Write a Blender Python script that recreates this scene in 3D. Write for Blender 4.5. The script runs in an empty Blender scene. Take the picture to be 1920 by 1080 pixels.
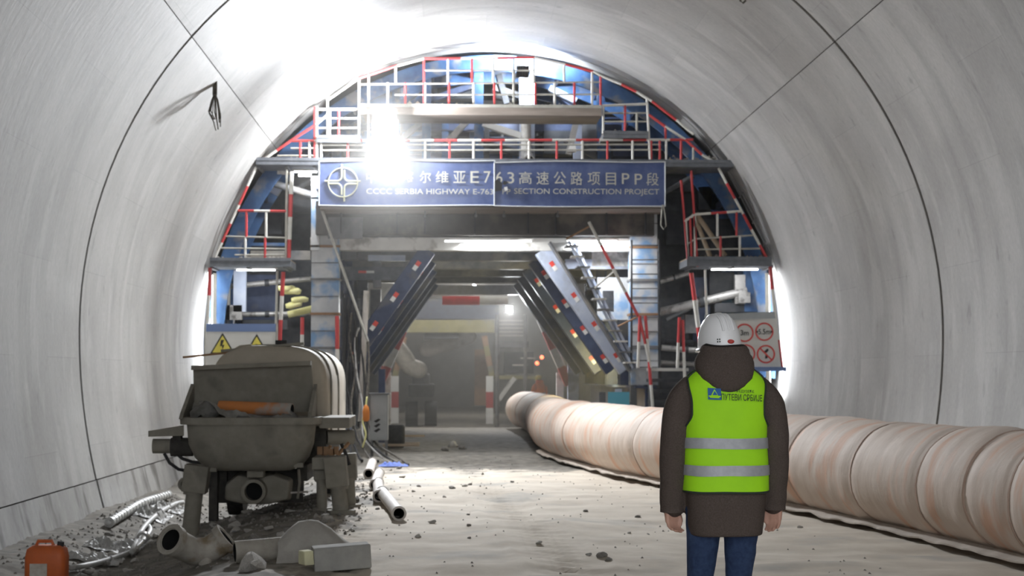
import bpy, bmesh, math, random
from mathutils import Vector, Matrix, noise

# ------------------------------------------------------------------ camera, world, lights, exposure
SC = bpy.context.scene
COL = SC.collection
FPX = 3000.0                       # focal length in pixels of the 1920 x 1080 frame
PITCH = math.atan(165 / FPX)
YAW = math.atan(119 / FPX * math.cos(PITCH))
CAM = Vector((0, 0, 1.5))
cam_d = bpy.data.cameras.new('camera')
cam_d.sensor_width = 36
cam_d.lens = FPX / 1920 * 36
cam_d.clip_end = 300
cam_d.dof.use_dof = True
cam_d.dof.focus_distance = 8.3
cam_d.dof.aperture_fstop = 5.0
cam = bpy.data.objects.new('camera', cam_d)
cam.location = CAM
cam.rotation_euler = (math.pi / 2 + PITCH, 0, -YAW)
COL.objects.link(cam)
SC.camera = cam

wd = bpy.data.worlds.new('world')
SC.world = wd
wd.use_nodes = True
wd.node_tree.nodes['Background'].inputs[0].default_value = (0.93, 0.96, 1.0, 1)
wd.node_tree.nodes['Background'].inputs[1].default_value = 2.45    # even ambient fill, let in where the tunnel stops behind the camera

SC.view_settings.view_transform = 'Standard'
SC.view_settings.look = 'None'
SC.view_settings.gamma = 1
SC.view_settings.use_curve_mapping = False
SC.view_settings.exposure = 0.24
try:
    SC.cycles.use_denoising = True
    SC.cycles.max_bounces = 5
    SC.cycles.diffuse_bounces = 3
    SC.cycles.use_adaptive_sampling = True
    SC.cycles.adaptive_threshold = 0.06
    SC.cycles.sample_clamp_indirect = 8
    SC.cycles.volume_bounces = 0
except Exception:
    pass

FLOOD_W = 950
FLOOR_W = 430
CROWN_W = 420
TUBE_W = 80
WALKLAMP_W = 60
FAR_W = 230
WARM_W = 190

# ------------------------------------------------------------------ helpers
R_ = Vector((math.cos(YAW), -math.sin(YAW), 0))
F_ = Vector((math.sin(YAW) * math.cos(PITCH), math.cos(YAW) * math.cos(PITCH), math.sin(PITCH)))
U_ = R_.cross(F_)


def at(px, py, Y):
    """World point at distance Y along the tunnel for a measured picture position."""
    d = R_ * ((px - 960) / FPX) + U_ * ((540 - py) / FPX) + F_
    return CAM + d * (Y / d.y)


def lerp(a, b, t):
    return a + (b - a) * t


def smooth(a, b, x):
    t = max(0, min(1, (x - a) / (b - a)))
    return t * t * (3 - 2 * t)


def interp(tab, x):
    """Linear table lookup, rows (x, a, b, ...)."""
    if x <= tab[0][0]:
        return tab[0][1:]
    for p, q in zip(tab, tab[1:]):
        if x <= q[0]:
            t = (x - p[0]) / (q[0] - p[0])
            return tuple(lerp(a, b, t) for a, b in zip(p[1:], q[1:]))
    return tab[-1][1:]


rng = random.Random(7)
ZUP = Vector((0, 0, 1))
ORG = {}


def V(*a):
    return Vector(a)


def frame_of(d, up=ZUP):
    d = d.normalized()
    if abs(d.dot(up)) > 0.98:
        up = Vector((0, 1, 0))
    s = d.cross(up).normalized()
    return s, s.cross(d).normalized()


class MB:
    def __init__(s):
        s.v, s.f, s.m = [], [], []

    def add(s, vs, fs, mi=0):
        o = len(s.v)
        s.v += [Vector(v) for v in vs]
        s.f += [[i + o for i in f] for f in fs]
        s.m += [mi] * len(fs)
        return s

    def hexa(s, vs, mi=0):
        return s.add(vs, [(0, 3, 2, 1), (4, 5, 6, 7), (0, 1, 5, 4), (1, 2, 6, 5), (2, 3, 7, 6), (3, 0, 4, 7)], mi)

    def box(s, c, size, rot=None, mi=0):
        x, y, z = [k / 2 for k in size]
        vs = [Vector(p) for p in ((-x, -y, -z), (x, -y, -z), (x, y, -z), (-x, y, -z), (-x, -y, z), (x, -y, z), (x, y, z), (-x, y, z))]
        if rot is not None:
            vs = [rot @ p for p in vs]
        return s.hexa([Vector(c) + p for p in vs], mi)

    def span(s, a, b, mi=0):
        """Axis-aligned box between two corners."""
        a, b = Vector(a), Vector(b)
        return s.box((a + b) / 2, [abs(k) for k in (b - a)], None, mi)

    def beam(s, p0, p1, w, h, up=ZUP, mi=0):
        p0, p1 = Vector(p0), Vector(p1)
        a, b = frame_of(p1 - p0, up)
        a, b = a * w / 2, b * h / 2
        return s.hexa([p0 - a - b, p0 + a - b, p1 + a - b, p1 - a - b, p0 - a + b, p0 + a + b, p1 + a + b, p1 - a + b], mi)

    def ibeam(s, p0, p1, w, h, t=0.02, up=ZUP, mi=0):
        p0, p1 = Vector(p0), Vector(p1)
        a, b = frame_of(p1 - p0, up)
        prof = [(-w/2, -h/2), (w/2, -h/2), (w/2, -h/2+t), (t/2, -h/2+t), (t/2, h/2-t), (w/2, h/2-t), (w/2, h/2), (-w/2, h/2), (-w/2, h/2-t), (-t/2, h/2-t), (-t/2, -h/2+t), (-w/2, -h/2+t)]
        n = len(prof)
        vs = [p + a * x + b * y for p in (p0, p1) for x, y in prof]
        fs = [(i, (i + 1) % n, n + (i + 1) % n, n + i) for i in range(n)]
        for o in (0, n):
            fs += [[o + k for k in q] for q in ((0, 1, 2, 3, 10, 11), (3, 4, 9, 10), (4, 5, 6, 7, 8, 9))]
        return s.add(vs, fs, mi)

    def path(s, pts, r, n=8, caps=True, mi=0, up=ZUP, squash=None):
        pts = [Vector(p) for p in pts]
        rs = r if isinstance(r, (list, tuple)) else [r] * len(pts)
        vs, fs = [], []
        a = None
        for i, p in enumerate(pts):
            d = (pts[min(i + 1, len(pts) - 1)] - pts[max(i - 1, 0)])
            d = d.normalized() if d.length > 1e-9 else Vector((0, 0, 1))
            if a is None:
                a, b = frame_of(d, up)
            else:
                a = (a - d * a.dot(d)).normalized()
                b = a.cross(d).normalized()
            for k in range(n):
                t = 2 * math.pi * k / n
                rr = rs[i]
                q = a * math.cos(t) * rr + b * math.sin(t) * rr * (squash or 1)
                vs.append(p + q)
        m = len(pts)
        for i in range(m - 1):
            for k in range(n):
                k2 = (k + 1) % n
                fs.append((i*n+k, i*n+k2, (i+1)*n+k2, (i+1)*n+k))
        if caps:
            fs.append(list(range(n))[::-1])
            fs.append([(m-1)*n+k for k in range(n)])
        return s.add(vs, fs, mi)

    def tube(s, p0, p1, r, n=8, r2=None, mi=0):
        return s.path([p0, p1], [r, r if r2 is None else r2], n, True, mi)

    def stripe(s, p0, p1, r, seg=0.45, n=6, ph=0):
        """A bar painted in bands, slot 0 and slot 1 in turn."""
        p0, p1 = Vector(p0), Vector(p1)
        L = (p1 - p0).length
        k = max(1, round(L / seg))
        for i in range(k):
            s.path([p0.lerp(p1, i / k), p0.lerp(p1, (i + 1) / k)], r, n, i in (0, k - 1) or True, (i + ph) % 2)
        return s

    def pipe(s, pts, ro, ri, n=16, mi=0, mi_in=None):
        """Open hollow pipe along a path."""
        pts = [Vector(p) for p in pts]
        o = len(s.v)
        s.path(pts, ro, n, False, mi)
        s.path(pts, ri, n, False, mi if mi_in is None else mi_in)
        m = len(pts)
        for e in (0, m - 1):
            for k in range(n):
                k2 = (k + 1) % n
                s.f.append([o+e*n+k, o+e*n+k2, o+m*n+e*n+k2, o+m*n+e*n+k]); s.m.append(mi)
        return s

    def prism(s, poly, o, u, v, w, mi=0):
        """Polygon in the plane (u, v) at o, pushed along w."""
        o, u, v, w = Vector(o), Vector(u), Vector(v), Vector(w)
        n = len(poly)
        base = [o + u * x + v * y for x, y in poly]
        vs = base + [p + w for p in base]
        fs = [list(range(n))[::-1], [n + i for i in range(n)]] + [(i, (i+1) % n, n+(i+1) % n, n+i) for i in range(n)]
        return s.add(vs, fs, mi)

    def rings(s, rows, closed=True, caps=True, mi=0):
        """Loft over rows of equally many points."""
        n = len(rows[0])
        vs = [Vector(p) for r in rows for p in r]
        fs = []
        for i in range(len(rows) - 1):
            for k in range(n if closed else n - 1):
                k2 = (k + 1) % n
                fs.append((i*n+k, i*n+k2, (i+1)*n+k2, (i+1)*n+k))
        if caps and closed:
            fs.append(list(range(n))[::-1])
            fs.append([(len(rows)-1)*n+k for k in range(n)])
        return s.add(vs, fs, mi)

    def ball(s, c, r, n=12, m=8, scale=(1, 1, 1), mi=0):
        rows = []
        for i in range(m + 1):
            t = -math.pi/2 + math.pi * i / m
            cr = max(math.cos(t), 0.02)
            rows.append([Vector(c) + Vector((math.cos(2*math.pi*k/n)*cr*r*scale[0], math.sin(2*math.pi*k/n)*cr*r*scale[1], math.sin(t)*r*scale[2])) for k in range(n)])
        return s.rings(rows, mi=mi)

    def jitter(s, amp, scale=1.0, seed=0):
        o = Vector((seed * 7.3, seed * 3.1, seed * 5.7))
        s.v = [v + noise.noise_vector(v * scale + o) * amp for v in s.v]
        return s

    def build(s, name, mats, parent=None, smooth=False, bevel=0, origin=None, fix=True):
        mats = mats if isinstance(mats, (list, tuple)) else [mats]
        if parent is not None:
            org = ORG[parent.name]
        elif origin is not None:
            org = Vector(origin)
        else:
            xs = [v.x for v in s.v]; ys = [v.y for v in s.v]; zs = [v.z for v in s.v]
            org = Vector(((min(xs)+max(xs))/2, (min(ys)+max(ys))/2, min(zs)))
        me = bpy.data.meshes.new(name)
        me.from_pydata([tuple(v - org) for v in s.v], [], [f for f in s.f])
        for m in mats:
            me.materials.append(MAT[m])
        me.polygons.foreach_set('material_index', s.m)
        if fix:
            bm = bmesh.new(); bm.from_mesh(me)
            bmesh.ops.recalc_face_normals(bm, faces=bm.faces)
            bm.to_mesh(me); bm.free()
        if smooth:
            me.polygons.foreach_set('use_smooth', [True] * len(me.polygons))
        me.update()
        o = bpy.data.objects.new(name, me)
        COL.objects.link(o)
        if parent is not None:
            o.parent = parent
        else:
            o.location = org
        ORG[o.name] = org
        if smooth and smooth != 'all':
            try:
                me.set_sharp_from_angle(angle=math.radians(smooth if not isinstance(smooth, bool) else 40))
            except Exception:
                pass
        if bevel:
            md = o.modifiers.new('bevel', 'BEVEL'); md.width = bevel; md.segments = 2; md.limit_method = 'ANGLE'
            md.angle_limit = math.radians(40)
        return o


def thing(name, label, cat, loc, group=None):
    o = bpy.data.objects.new(name, None)
    o.empty_display_size = 0.2
    COL.objects.link(o)
    o.location = loc
    ORG[o.name] = Vector(loc)
    return tag(o, label, cat, group)


def tag(o, label, cat=None, group=None, kind=None):
    o['label'] = label
    if cat:
        o['category'] = cat
    if group:
        o['group'] = group
    if kind:
        o['kind'] = kind
    return o


def copy_tree(o, delta, parent=None):
    """Copy a thing with its parts; parts share mesh data."""
    c = o.copy()
    COL.objects.link(c)
    if parent is None:
        c.location = o.location + Vector(delta)
    else:
        c.parent = parent
    ORG[c.name] = ORG[o.name] + Vector(delta)
    for ch in list(o.children):
        copy_tree(ch, delta, c)
    return c


def area_light(name, loc, direction, power, sx, sy, color=(1, 1, 1), spread=180):
    d = bpy.data.lights.new(name, 'AREA')
    d.shape = 'RECTANGLE'; d.size = sx; d.size_y = sy
    d.energy = power; d.color = color; d.spread = math.radians(spread)
    o = bpy.data.objects.new(name, d)
    o.location = loc
    o.rotation_euler = Vector(direction).to_track_quat('-Z', 'Y').to_euler()
    COL.objects.link(o)
    return o


def point_light(name, loc, power, color=(1, 1, 1), r=0.1):
    d = bpy.data.lights.new(name, 'POINT')
    d.energy = power; d.color = color; d.shadow_soft_size = r
    o = bpy.data.objects.new(name, d)
    o.location = loc
    COL.objects.link(o)
    return o


def letters(name, body, mat, parent, o, u, v, w, h, nrm, bold=0.0, depth=0.004):
    """Raised lettering fitted into the rectangle o + u*w, o + v*h (u, v unit vectors)."""
    c = bpy.data.curves.new('lettering_curve', 'FONT')
    c.body = body
    c.offset = bold
    t = bpy.data.objects.new('lettering_curve', c)
    COL.objects.link(t)
    me = bpy.data.meshes.new_from_object(t)
    bpy.data.objects.remove(t); bpy.data.curves.remove(c)
    if not me.vertices:
        return None
    xs = [p.co.x for p in me.vertices]; ys = [p.co.y for p in me.vertices]
    x0, x1, y0, y1 = min(xs), max(xs), min(ys), max(ys)
    o, u, v = Vector(o), Vector(u), Vector(v)
    org = ORG[parent.name]
    nv = [o + u * ((p.co.x-x0)/(x1-x0)*w) + v * ((p.co.y-y0)/(y1-y0)*h) + Vector(nrm) * depth - org for p in me.vertices]
    fs = [list(p.vertices) for p in me.polygons]
    bpy.data.meshes.remove(me)
    m2 = bpy.data.meshes.new(name)
    m2.from_pydata(nv, [], fs)
    m2.materials.append(MAT[mat])
    ob = bpy.data.objects.new(name, m2)
    COL.objects.link(ob)
    ob.parent = parent
    ORG[ob.name] = org
    return ob


# ------------------------------------------------------------------ materials
MAT = {}


def mat(name, c1, c2=None, rough=0.7, metal=0.0, scale=6.0, bump=0.0, c3=None, amt3=0.0, scale3=1.5, stretch=(1, 1, 1), emit=None, spec=0.35, lo=0.35, hi=0.7):
    m = bpy.data.materials.new(name)
    m.use_nodes = True
    nt = m.node_tree
    b = nt.nodes['Principled BSDF']
    b.inputs['Roughness'].default_value = rough
    b.inputs['Metallic'].default_value = metal
    b.inputs['Specular IOR Level'].default_value = spec
    b.inputs['Base Color'].default_value = (*c1, 1)
    if emit:
        b.inputs['Emission Color'].default_value = (*emit[0], 1)
        b.inputs['Emission Strength'].default_value = emit[1]
    if c2 or bump:
        tc = nt.nodes.new('ShaderNodeTexCoord')
        mp = nt.nodes.new('ShaderNodeMapping')
        mp.inputs['Scale'].default_value = stretch
        nt.links.new(tc.outputs['Object'], mp.inputs[0])
        ns = nt.nodes.new('ShaderNodeTexNoise')
        ns.inputs['Scale'].default_value = scale
        ns.inputs['Detail'].default_value = 6
        ns.inputs['Roughness'].default_value = 0.62
        nt.links.new(mp.outputs[0], ns.inputs['Vector'])
        if c2:
            rp = nt.nodes.new('ShaderNodeValToRGB')
            rp.color_ramp.elements[0].position = lo
            rp.color_ramp.elements[1].position = hi
            rp.color_ramp.elements[0].color = (*c1, 1)
            rp.color_ramp.elements[1].color = (*c2, 1)
            nt.links.new(ns.outputs[0], rp.inputs[0])
            out = rp.outputs[0]
            if c3:
                n3 = nt.nodes.new('ShaderNodeTexNoise')
                n3.inputs['Scale'].default_value = scale3
                n3.inputs['Detail'].default_value = 5
                nt.links.new(mp.outputs[0], n3.inputs['Vector'])
                r3 = nt.nodes.new('ShaderNodeValToRGB')
                r3.color_ramp.elements[0].position = 0.62 - amt3 * 0.35
                r3.color_ramp.elements[1].position = 0.72 - amt3 * 0.3
                nt.links.new(n3.outputs[0], r3.inputs[0])
                mx = nt.nodes.new('ShaderNodeMix'); mx.data_type = 'RGBA'
                nt.links.new(r3.outputs[0], mx.inputs[0])
                nt.links.new(out, mx.inputs[6])
                mx.inputs[7].default_value = (*c3, 1)
                out = mx.outputs[2]
            nt.links.new(out, b.inputs['Base Color'])
        if bump:
            bp = nt.nodes.new('ShaderNodeBump')
            bp.inputs['Strength'].default_value = bump
            bp.inputs['Distance'].default_value = 0.02
            nt.links.new(ns.outputs[0], bp.inputs['Height'])
            nt.links.new(bp.outputs[0], b.inputs['Normal'])
    MAT[name] = m
    return m


def concrete_mat(name, base, dark, light, streaks=0.65, stain=0.0):
    """Cast lining: cloudy grey, streaks down the wall, imprints of the form plates, spots. UV = arc length, distance (metres)."""
    m = bpy.data.materials.new(name); m.use_nodes = True
    nt = m.node_tree; N = nt.nodes; L = nt.links
    b = N['Principled BSDF']
    b.inputs['Roughness'].default_value = 0.62
    b.inputs['Specular IOR Level'].default_value = 0.3
    tc = N.new('ShaderNodeTexCoord')

    def nz(scale, stretch, detail=6, src='UV'):
        mp = N.new('ShaderNodeMapping'); mp.inputs['Scale'].default_value = stretch
        L.new(tc.outputs[src], mp.inputs[0])
        n = N.new('ShaderNodeTexNoise'); n.inputs['Scale'].default_value = scale; n.inputs['Detail'].default_value = detail
        L.new(mp.outputs[0], n.inputs['Vector'])
        return n.outputs[0]

    def ramp(x, a, c, ca, cb):
        r = N.new('ShaderNodeValToRGB')
        r.color_ramp.elements[0].position = a; r.color_ramp.elements[1].position = c
        r.color_ramp.elements[0].color = (*ca, 1); r.color_ramp.elements[1].color = (*cb, 1)
        L.new(x, r.inputs[0])
        return r.outputs[0]

    def mix(f, a, c, mode='MIX'):
        x = N.new('ShaderNodeMix'); x.data_type = 'RGBA'; x.blend_type = mode
        if isinstance(f, float):
            x.inputs[0].default_value = f
        else:
            L.new(f, x.inputs[0])
        L.new(a, x.inputs[6])
        if isinstance(c, tuple):
            x.inputs[7].default_value = (*c, 1)
        else:
            L.new(c, x.inputs[7])
        return x.outputs[2]
    cloud = ramp(nz(0.7, (1, 1, 1), 9), 0.36, 0.66, base, light)
    big = ramp(nz(0.23, (0.8, 1.3, 1), 4), 0.40, 0.68, (0, 0, 0), (0.4, 0.4, 0.4))
    col = mix(big, cloud, dark)
    streak = ramp(nz(1.0, (0.30, 2.2, 1), 8), 0.50, 0.80, (0, 0, 0), (streaks, streaks, streaks))
    col = mix(streak, col, dark)
    patch = ramp(nz(2.2, (0.35, 1.0, 1), 6), 0.54, 0.64, (0, 0, 0), (0.6, 0.6, 0.6))
    col = mix(patch, col, light)
    spot = ramp(nz(5.0, (0.6, 1, 1), 4), 0.64, 0.74, (0, 0, 0), (0.6, 0.6, 0.6))
    col = mix(spot, col, dark)
    fine = ramp(nz(22.0, (0.7, 1.2, 1), 5), 0.3, 0.7, (0.86, 0.86, 0.86), (1.0, 1.0, 1.0))
    col = mix(1.0, col, fine, 'MULTIPLY')
    if stain:
        st = ramp(nz(1.6, (0.5, 1.4, 1), 8), 0.60 - stain * 0.2, 0.70 - stain * 0.15, (0, 0, 0), (0.8, 0.8, 0.8))
        col = mix(st, col, (0.10, 0.095, 0.085))
    br = N.new('ShaderNodeTexBrick')
    br.inputs['Scale'].default_value = 1.0
    br.inputs['Mortar Size'].default_value = 0.005
    br.inputs['Mortar Smooth'].default_value = 0.4
    br.inputs['Brick Width'].default_value = 2.3
    br.inputs['Row Height'].default_value = 1.5
    br.inputs['Color1'].default_value = (1, 1, 1, 1)
    br.inputs['Color2'].default_value = (0.84, 0.84, 0.84, 1)
    br.inputs['Mortar'].default_value = (0.62, 0.62, 0.62, 1)
    L.new(tc.outputs['UV'], br.inputs['Vector'])
    col = mix(0.55, col, br.outputs[0], 'MULTIPLY')
    L.new(col, b.inputs['Base Color'])
    bp = N.new('ShaderNodeBump'); bp.inputs['Strength'].default_value = 0.12; bp.inputs['Distance'].default_value = 0.03
    L.new(nz(7.0, (0.5, 1.5, 1), 5), bp.inputs['Height'])
    L.new(bp.outputs[0], b.inputs['Normal'])
    MAT[name] = m


concrete_mat('lining_concrete', (0.40, 0.39, 0.375), (0.25, 0.243, 0.23), (0.50, 0.492, 0.475))
concrete_mat('footing_concrete', (0.36, 0.352, 0.34), (0.22, 0.215, 0.205), (0.46, 0.455, 0.44), 0.4, 0.35)
mat('joint_filler', (0.05, 0.045, 0.04), (0.10, 0.09, 0.08), 0.9)
mat('shotcrete', (0.16, 0.155, 0.15), (0.26, 0.25, 0.24), 0.9, scale=1.2, bump=0.6)
mat('earth', (0.50, 0.435, 0.355), (0.66, 0.595, 0.50), 0.95, scale=1.3, bump=0.5, c3=(0.40, 0.37, 0.325), amt3=0.2, scale3=0.7)


def add_mud(m):
    """Dark churned mud on the pump side and at the carriage, pale trodden dust elsewhere: a ragged boundary in metres."""
    nt = m.node_tree; N = nt.nodes; L = nt.links
    b = N['Principled BSDF']
    src = b.inputs['Base Color'].links[0].from_socket
    tc = N.new('ShaderNodeTexCoord'); sp = N.new('ShaderNodeSeparateXYZ')
    L.new(tc.outputs['Object'], sp.inputs[0])
    n = N.new('ShaderNodeTexNoise'); n.inputs['Scale'].default_value = 0.9; n.inputs['Detail'].default_value = 8; n.inputs['Roughness'].default_value = 0.7
    L.new(tc.outputs['Object'], n.inputs['Vector'])

    def math_(op, x, y):
        q = N.new('ShaderNodeMath'); q.operation = op
        for i, k in enumerate((x, y)):
            if isinstance(k, (int, float)):
                q.inputs[i].default_value = k
            else:
                L.new(k, q.inputs[i])
        return q.outputs[0]
    wob = math_('MULTIPLY', math_('SUBTRACT', n.outputs[0], 0.5), 3.4)
    side = math_('SUBTRACT', -0.85, math_('ADD', sp.outputs[0], wob))          # positive on the pump side
    front = math_('MULTIPLY', math_('SUBTRACT', math_('ADD', sp.outputs[1], math_('MULTIPLY', wob, 2.5)), 25.0), 0.5)
    f = math_('MAXIMUM', side, front)
    r = N.new('ShaderNodeValToRGB'); r.color_ramp.elements[0].position = 0.0; r.color_ramp.elements[1].position = 0.55
    r.color_ramp.elements[1].color = (0.92, 0.92, 0.92, 1)
    L.new(f, r.inputs[0])
    n2 = N.new('ShaderNodeTexNoise'); n2.inputs['Scale'].default_value = 5; n2.inputs['Detail'].default_value = 8
    L.new(tc.outputs['Object'], n2.inputs['Vector'])
    r2 = N.new('ShaderNodeValToRGB'); r2.color_ramp.elements[0].position = 0.35; r2.color_ramp.elements[1].position = 0.72
    r2.color_ramp.elements[0].color = (0.085, 0.078, 0.068, 1); r2.color_ramp.elements[1].color = (0.24, 0.225, 0.195, 1)
    L.new(n2.outputs[0], r2.inputs[0])
    mx = N.new('ShaderNodeMix'); mx.data_type = 'RGBA'
    L.new(r.outputs[0], mx.inputs[0]); L.new(src, mx.inputs[6]); L.new(r2.outputs[0], mx.inputs[7])
    L.new(mx.outputs[2], b.inputs['Base Color'])


add_mud(MAT['earth'])
mat('stone', (0.15, 0.14, 0.13), (0.34, 0.32, 0.29), 0.95, scale=9, bump=0.4)
mat('pale_stone', (0.38, 0.36, 0.33), (0.58, 0.56, 0.52), 0.95, scale=9, bump=0.4)
mat('blue_steel', (0.035, 0.085, 0.20), (0.075, 0.17, 0.36), 0.5, scale=3, c3=(0.22, 0.23, 0.25), amt3=0.25, scale3=2.2)
mat('navy_steel', (0.03, 0.045, 0.10), (0.065, 0.09, 0.17), 0.45, scale=4, c3=(0.12, 0.12, 0.13), amt3=0.15)
mat('pale_blue_steel', (0.45, 0.52, 0.68), (0.62, 0.67, 0.78), 0.5, scale=3, c3=(0.30, 0.33, 0.40), amt3=0.2)
mat('column_paint', (0.46, 0.48, 0.50), (0.60, 0.61, 0.61), 0.55, scale=3, c3=(0.20, 0.34, 0.55), amt3=0.35, scale3=2.0)
mat('white_paint', (0.66, 0.65, 0.62), (0.76, 0.75, 0.72), 0.6, scale=5, c3=(0.36, 0.34, 0.31), amt3=0.22, scale3=3)
mat('grey_steel', (0.13, 0.135, 0.145), (0.22, 0.22, 0.225), 0.6, scale=5, c3=(0.30, 0.28, 0.25), amt3=0.2)
mat('dark_steel', (0.03, 0.033, 0.04), (0.075, 0.078, 0.085), 0.6, scale=5)
mat('header_steel', (0.07, 0.068, 0.066), (0.12, 0.112, 0.105), 0.7, scale=3, c3=(0.16, 0.14, 0.12), amt3=0.2)
mat('ram_steel', (0.40, 0.39, 0.38), (0.55, 0.54, 0.52), 0.4, 0.3, scale=6, c3=(0.2, 0.19, 0.18), amt3=0.25, scale3=6)
mat('deck_steel', (0.12, 0.13, 0.15), (0.20, 0.21, 0.23), 0.7, scale=6)
mat('deck_ply', (0.22, 0.185, 0.16), (0.32, 0.27, 0.235), 0.85, scale=3, stretch=(0.4, 3, 3))
mat('rail_red', (0.55, 0.055, 0.06), (0.42, 0.05, 0.05), 0.5, scale=8)
mat('rail_white', (0.70, 0.69, 0.66), (0.58, 0.56, 0.50), 0.5, scale=8)
mat('rail_grey', (0.46, 0.45, 0.40), (0.32, 0.31, 0.28), 0.6, scale=8)
mat('tape_red', (0.72, 0.07, 0.05), rough=0.4)
mat('tape_white', (0.85, 0.85, 0.83), rough=0.4)
mat('sign_blue', (0.05, 0.08, 0.21), (0.10, 0.135, 0.28), 0.55, scale=1.6, lo=0.4, hi=0.6)
mat('sign_letter', (0.55, 0.54, 0.48), rough=0.6)
mat('sign_logo', (0.42, 0.42, 0.30), rough=0.6)
mat('sign_edge', (0.62, 0.64, 0.66), rough=0.5)
mat('board_white', (0.70, 0.69, 0.65), (0.62, 0.61, 0.57), 0.6, scale=3)
mat('board_band', (0.16, 0.23, 0.42), rough=0.6)
mat('warn_yellow', (0.80, 0.68, 0.10), (0.70, 0.60, 0.12), 0.6, scale=5)
mat('ink_black', (0.02, 0.02, 0.02), rough=0.6)
mat('ring_red', (0.62, 0.07, 0.06), rough=0.5)
mat('duct_fabric', (0.58, 0.475, 0.40), (0.66, 0.565, 0.49), 0.75, scale=2.5, bump=0.3, stretch=(1, 3.5, 1), c3=(0.62, 0.40, 0.29), amt3=0.3, scale3=1.1)
mat('duct_band', (0.42, 0.30, 0.235), (0.50, 0.37, 0.30), 0.8, scale=6)
mat('duct_skirt', (0.40, 0.345, 0.29), (0.52, 0.455, 0.39), 0.85, scale=5, bump=0.3)
mat('pump_coat', (0.225, 0.208, 0.172), (0.29, 0.272, 0.23), 0.9, scale=6, bump=0.3, c3=(0.185, 0.172, 0.145), amt3=0.2, scale3=3)
mat('pump_hood', (0.40, 0.355, 0.285), (0.48, 0.43, 0.35), 0.75, scale=3, bump=0.1, c3=(0.27, 0.24, 0.195), amt3=0.15)
mat('pump_dark', (0.035, 0.033, 0.03), (0.075, 0.07, 0.062), 0.8, scale=6)
mat('slurry', (0.20, 0.195, 0.18), (0.30, 0.29, 0.27), 0.9, scale=12, bump=1.0)
mat('orange_pipe', (0.62, 0.22, 0.06), (0.48, 0.20, 0.08), 0.7, scale=4, c3=(0.38, 0.35, 0.31), amt3=0.3, scale3=3)
mat('dirty_pipe', (0.30, 0.275, 0.235), (0.45, 0.42, 0.37), 0.85, scale=5, bump=0.3, c3=(0.22, 0.17, 0.11), amt3=0.2, scale3=4)
mat('pale_pipe', (0.52, 0.48, 0.44), (0.64, 0.60, 0.56), 0.7, scale=4, c3=(0.33, 0.30, 0.27), amt3=0.15)
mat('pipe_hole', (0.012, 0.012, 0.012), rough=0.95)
mat('sacking', (0.33, 0.31, 0.28), (0.43, 0.41, 0.37), 0.95, scale=5, bump=0.5)
mat('foam_yellow', (0.68, 0.66, 0.42), (0.58, 0.56, 0.38), 0.9, scale=8)
mat('concrete_block', (0.30, 0.295, 0.275), (0.40, 0.39, 0.36), 0.95, scale=6, bump=0.3)
mat('can_orange', (0.60, 0.13, 0.03), (0.46, 0.11, 0.035), 0.5, scale=6)
mat('can_label', (0.55, 0.53, 0.47), (0.42, 0.36, 0.30), 0.7, scale=20)
mat('plastic_sheet', (0.34, 0.335, 0.32), (0.50, 0.495, 0.48), 0.55, scale=6, bump=0.4)
mat('silver_hose', (0.45, 0.45, 0.44), (0.62, 0.62, 0.61), 0.45, 0.2, scale=10)
mat('cabinet_grey', (0.34, 0.355, 0.36), (0.42, 0.435, 0.44), 0.6, scale=4, c3=(0.26, 0.25, 0.23), amt3=0.2)
mat('rubber', (0.02, 0.02, 0.022), (0.045, 0.045, 0.045), 0.7, scale=10)
mat('cable_orange', (0.75, 0.25, 0.05), rough=0.5)
mat('rag_blue', (0.10, 0.17, 0.55), (0.2, 0.27, 0.6), 0.8, scale=10)
mat('bag_yellow', (0.66, 0.63, 0.25), (0.78, 0.74, 0.40), 0.8, scale=6)
mat('jacket', (0.078, 0.061, 0.053), (0.115, 0.092, 0.081), 0.95, scale=160, bump=0.35, spec=0.1)
mat('jacket_lining', (0.03, 0.027, 0.025), rough=0.95, spec=0.1)
mat('hi_vis', (0.40, 0.83, 0.02), (0.36, 0.76, 0.02), 0.65, scale=5, bump=0.1, spec=0.2)
mat('reflective_tape', (0.33, 0.34, 0.36), (0.40, 0.41, 0.43), 0.45, 0.15, scale=30)
mat('vest_trim', (0.03, 0.04, 0.03), rough=0.8)
mat('print_blue', (0.03, 0.12, 0.35), rough=0.7)
mat('print_white', (0.75, 0.9, 0.6), rough=0.7)
mat('print_dark', (0.02, 0.035, 0.03), rough=0.7)
mat('jeans', (0.018, 0.034, 0.085), (0.032, 0.058, 0.13), 0.9, scale=40, bump=0.15, c3=(0.06, 0.10, 0.20), amt3=0.12, scale3=3)
mat('skin', (0.48, 0.27, 0.20), (0.55, 0.32, 0.24), 0.55, scale=14, spec=0.4)
mat('hair', (0.02, 0.014, 0.01), (0.04, 0.028, 0.02), 0.6, scale=40)
mat('helmet_white', (0.80, 0.80, 0.81), rough=0.22, spec=0.5)
mat('helmet_yellow', (0.75, 0.55, 0.05), rough=0.3)
mat('helmet_red', (0.45, 0.05, 0.04), rough=0.4)
mat('boot', (0.03, 0.025, 0.02), (0.09, 0.08, 0.07), 0.8, scale=8)
mat('orange_cloth', (0.85, 0.20, 0.04), rough=0.7)
mat('lamp_black', (0.012, 0.012, 0.014), rough=0.5)
mat('lamp_glow', (1, 1, 1), emit=((0.93, 0.96, 1.0), 90))
mat('tube_glow', (1, 1, 1), emit=((0.95, 0.97, 1.0), 6))
mat('far_glow', (1, 1, 1), emit=((0.95, 0.97, 1.0), 45))
mat('signal_red', (0.8, 0.05, 0.03), emit=((1.0, 0.12, 0.05), 5))
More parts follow.
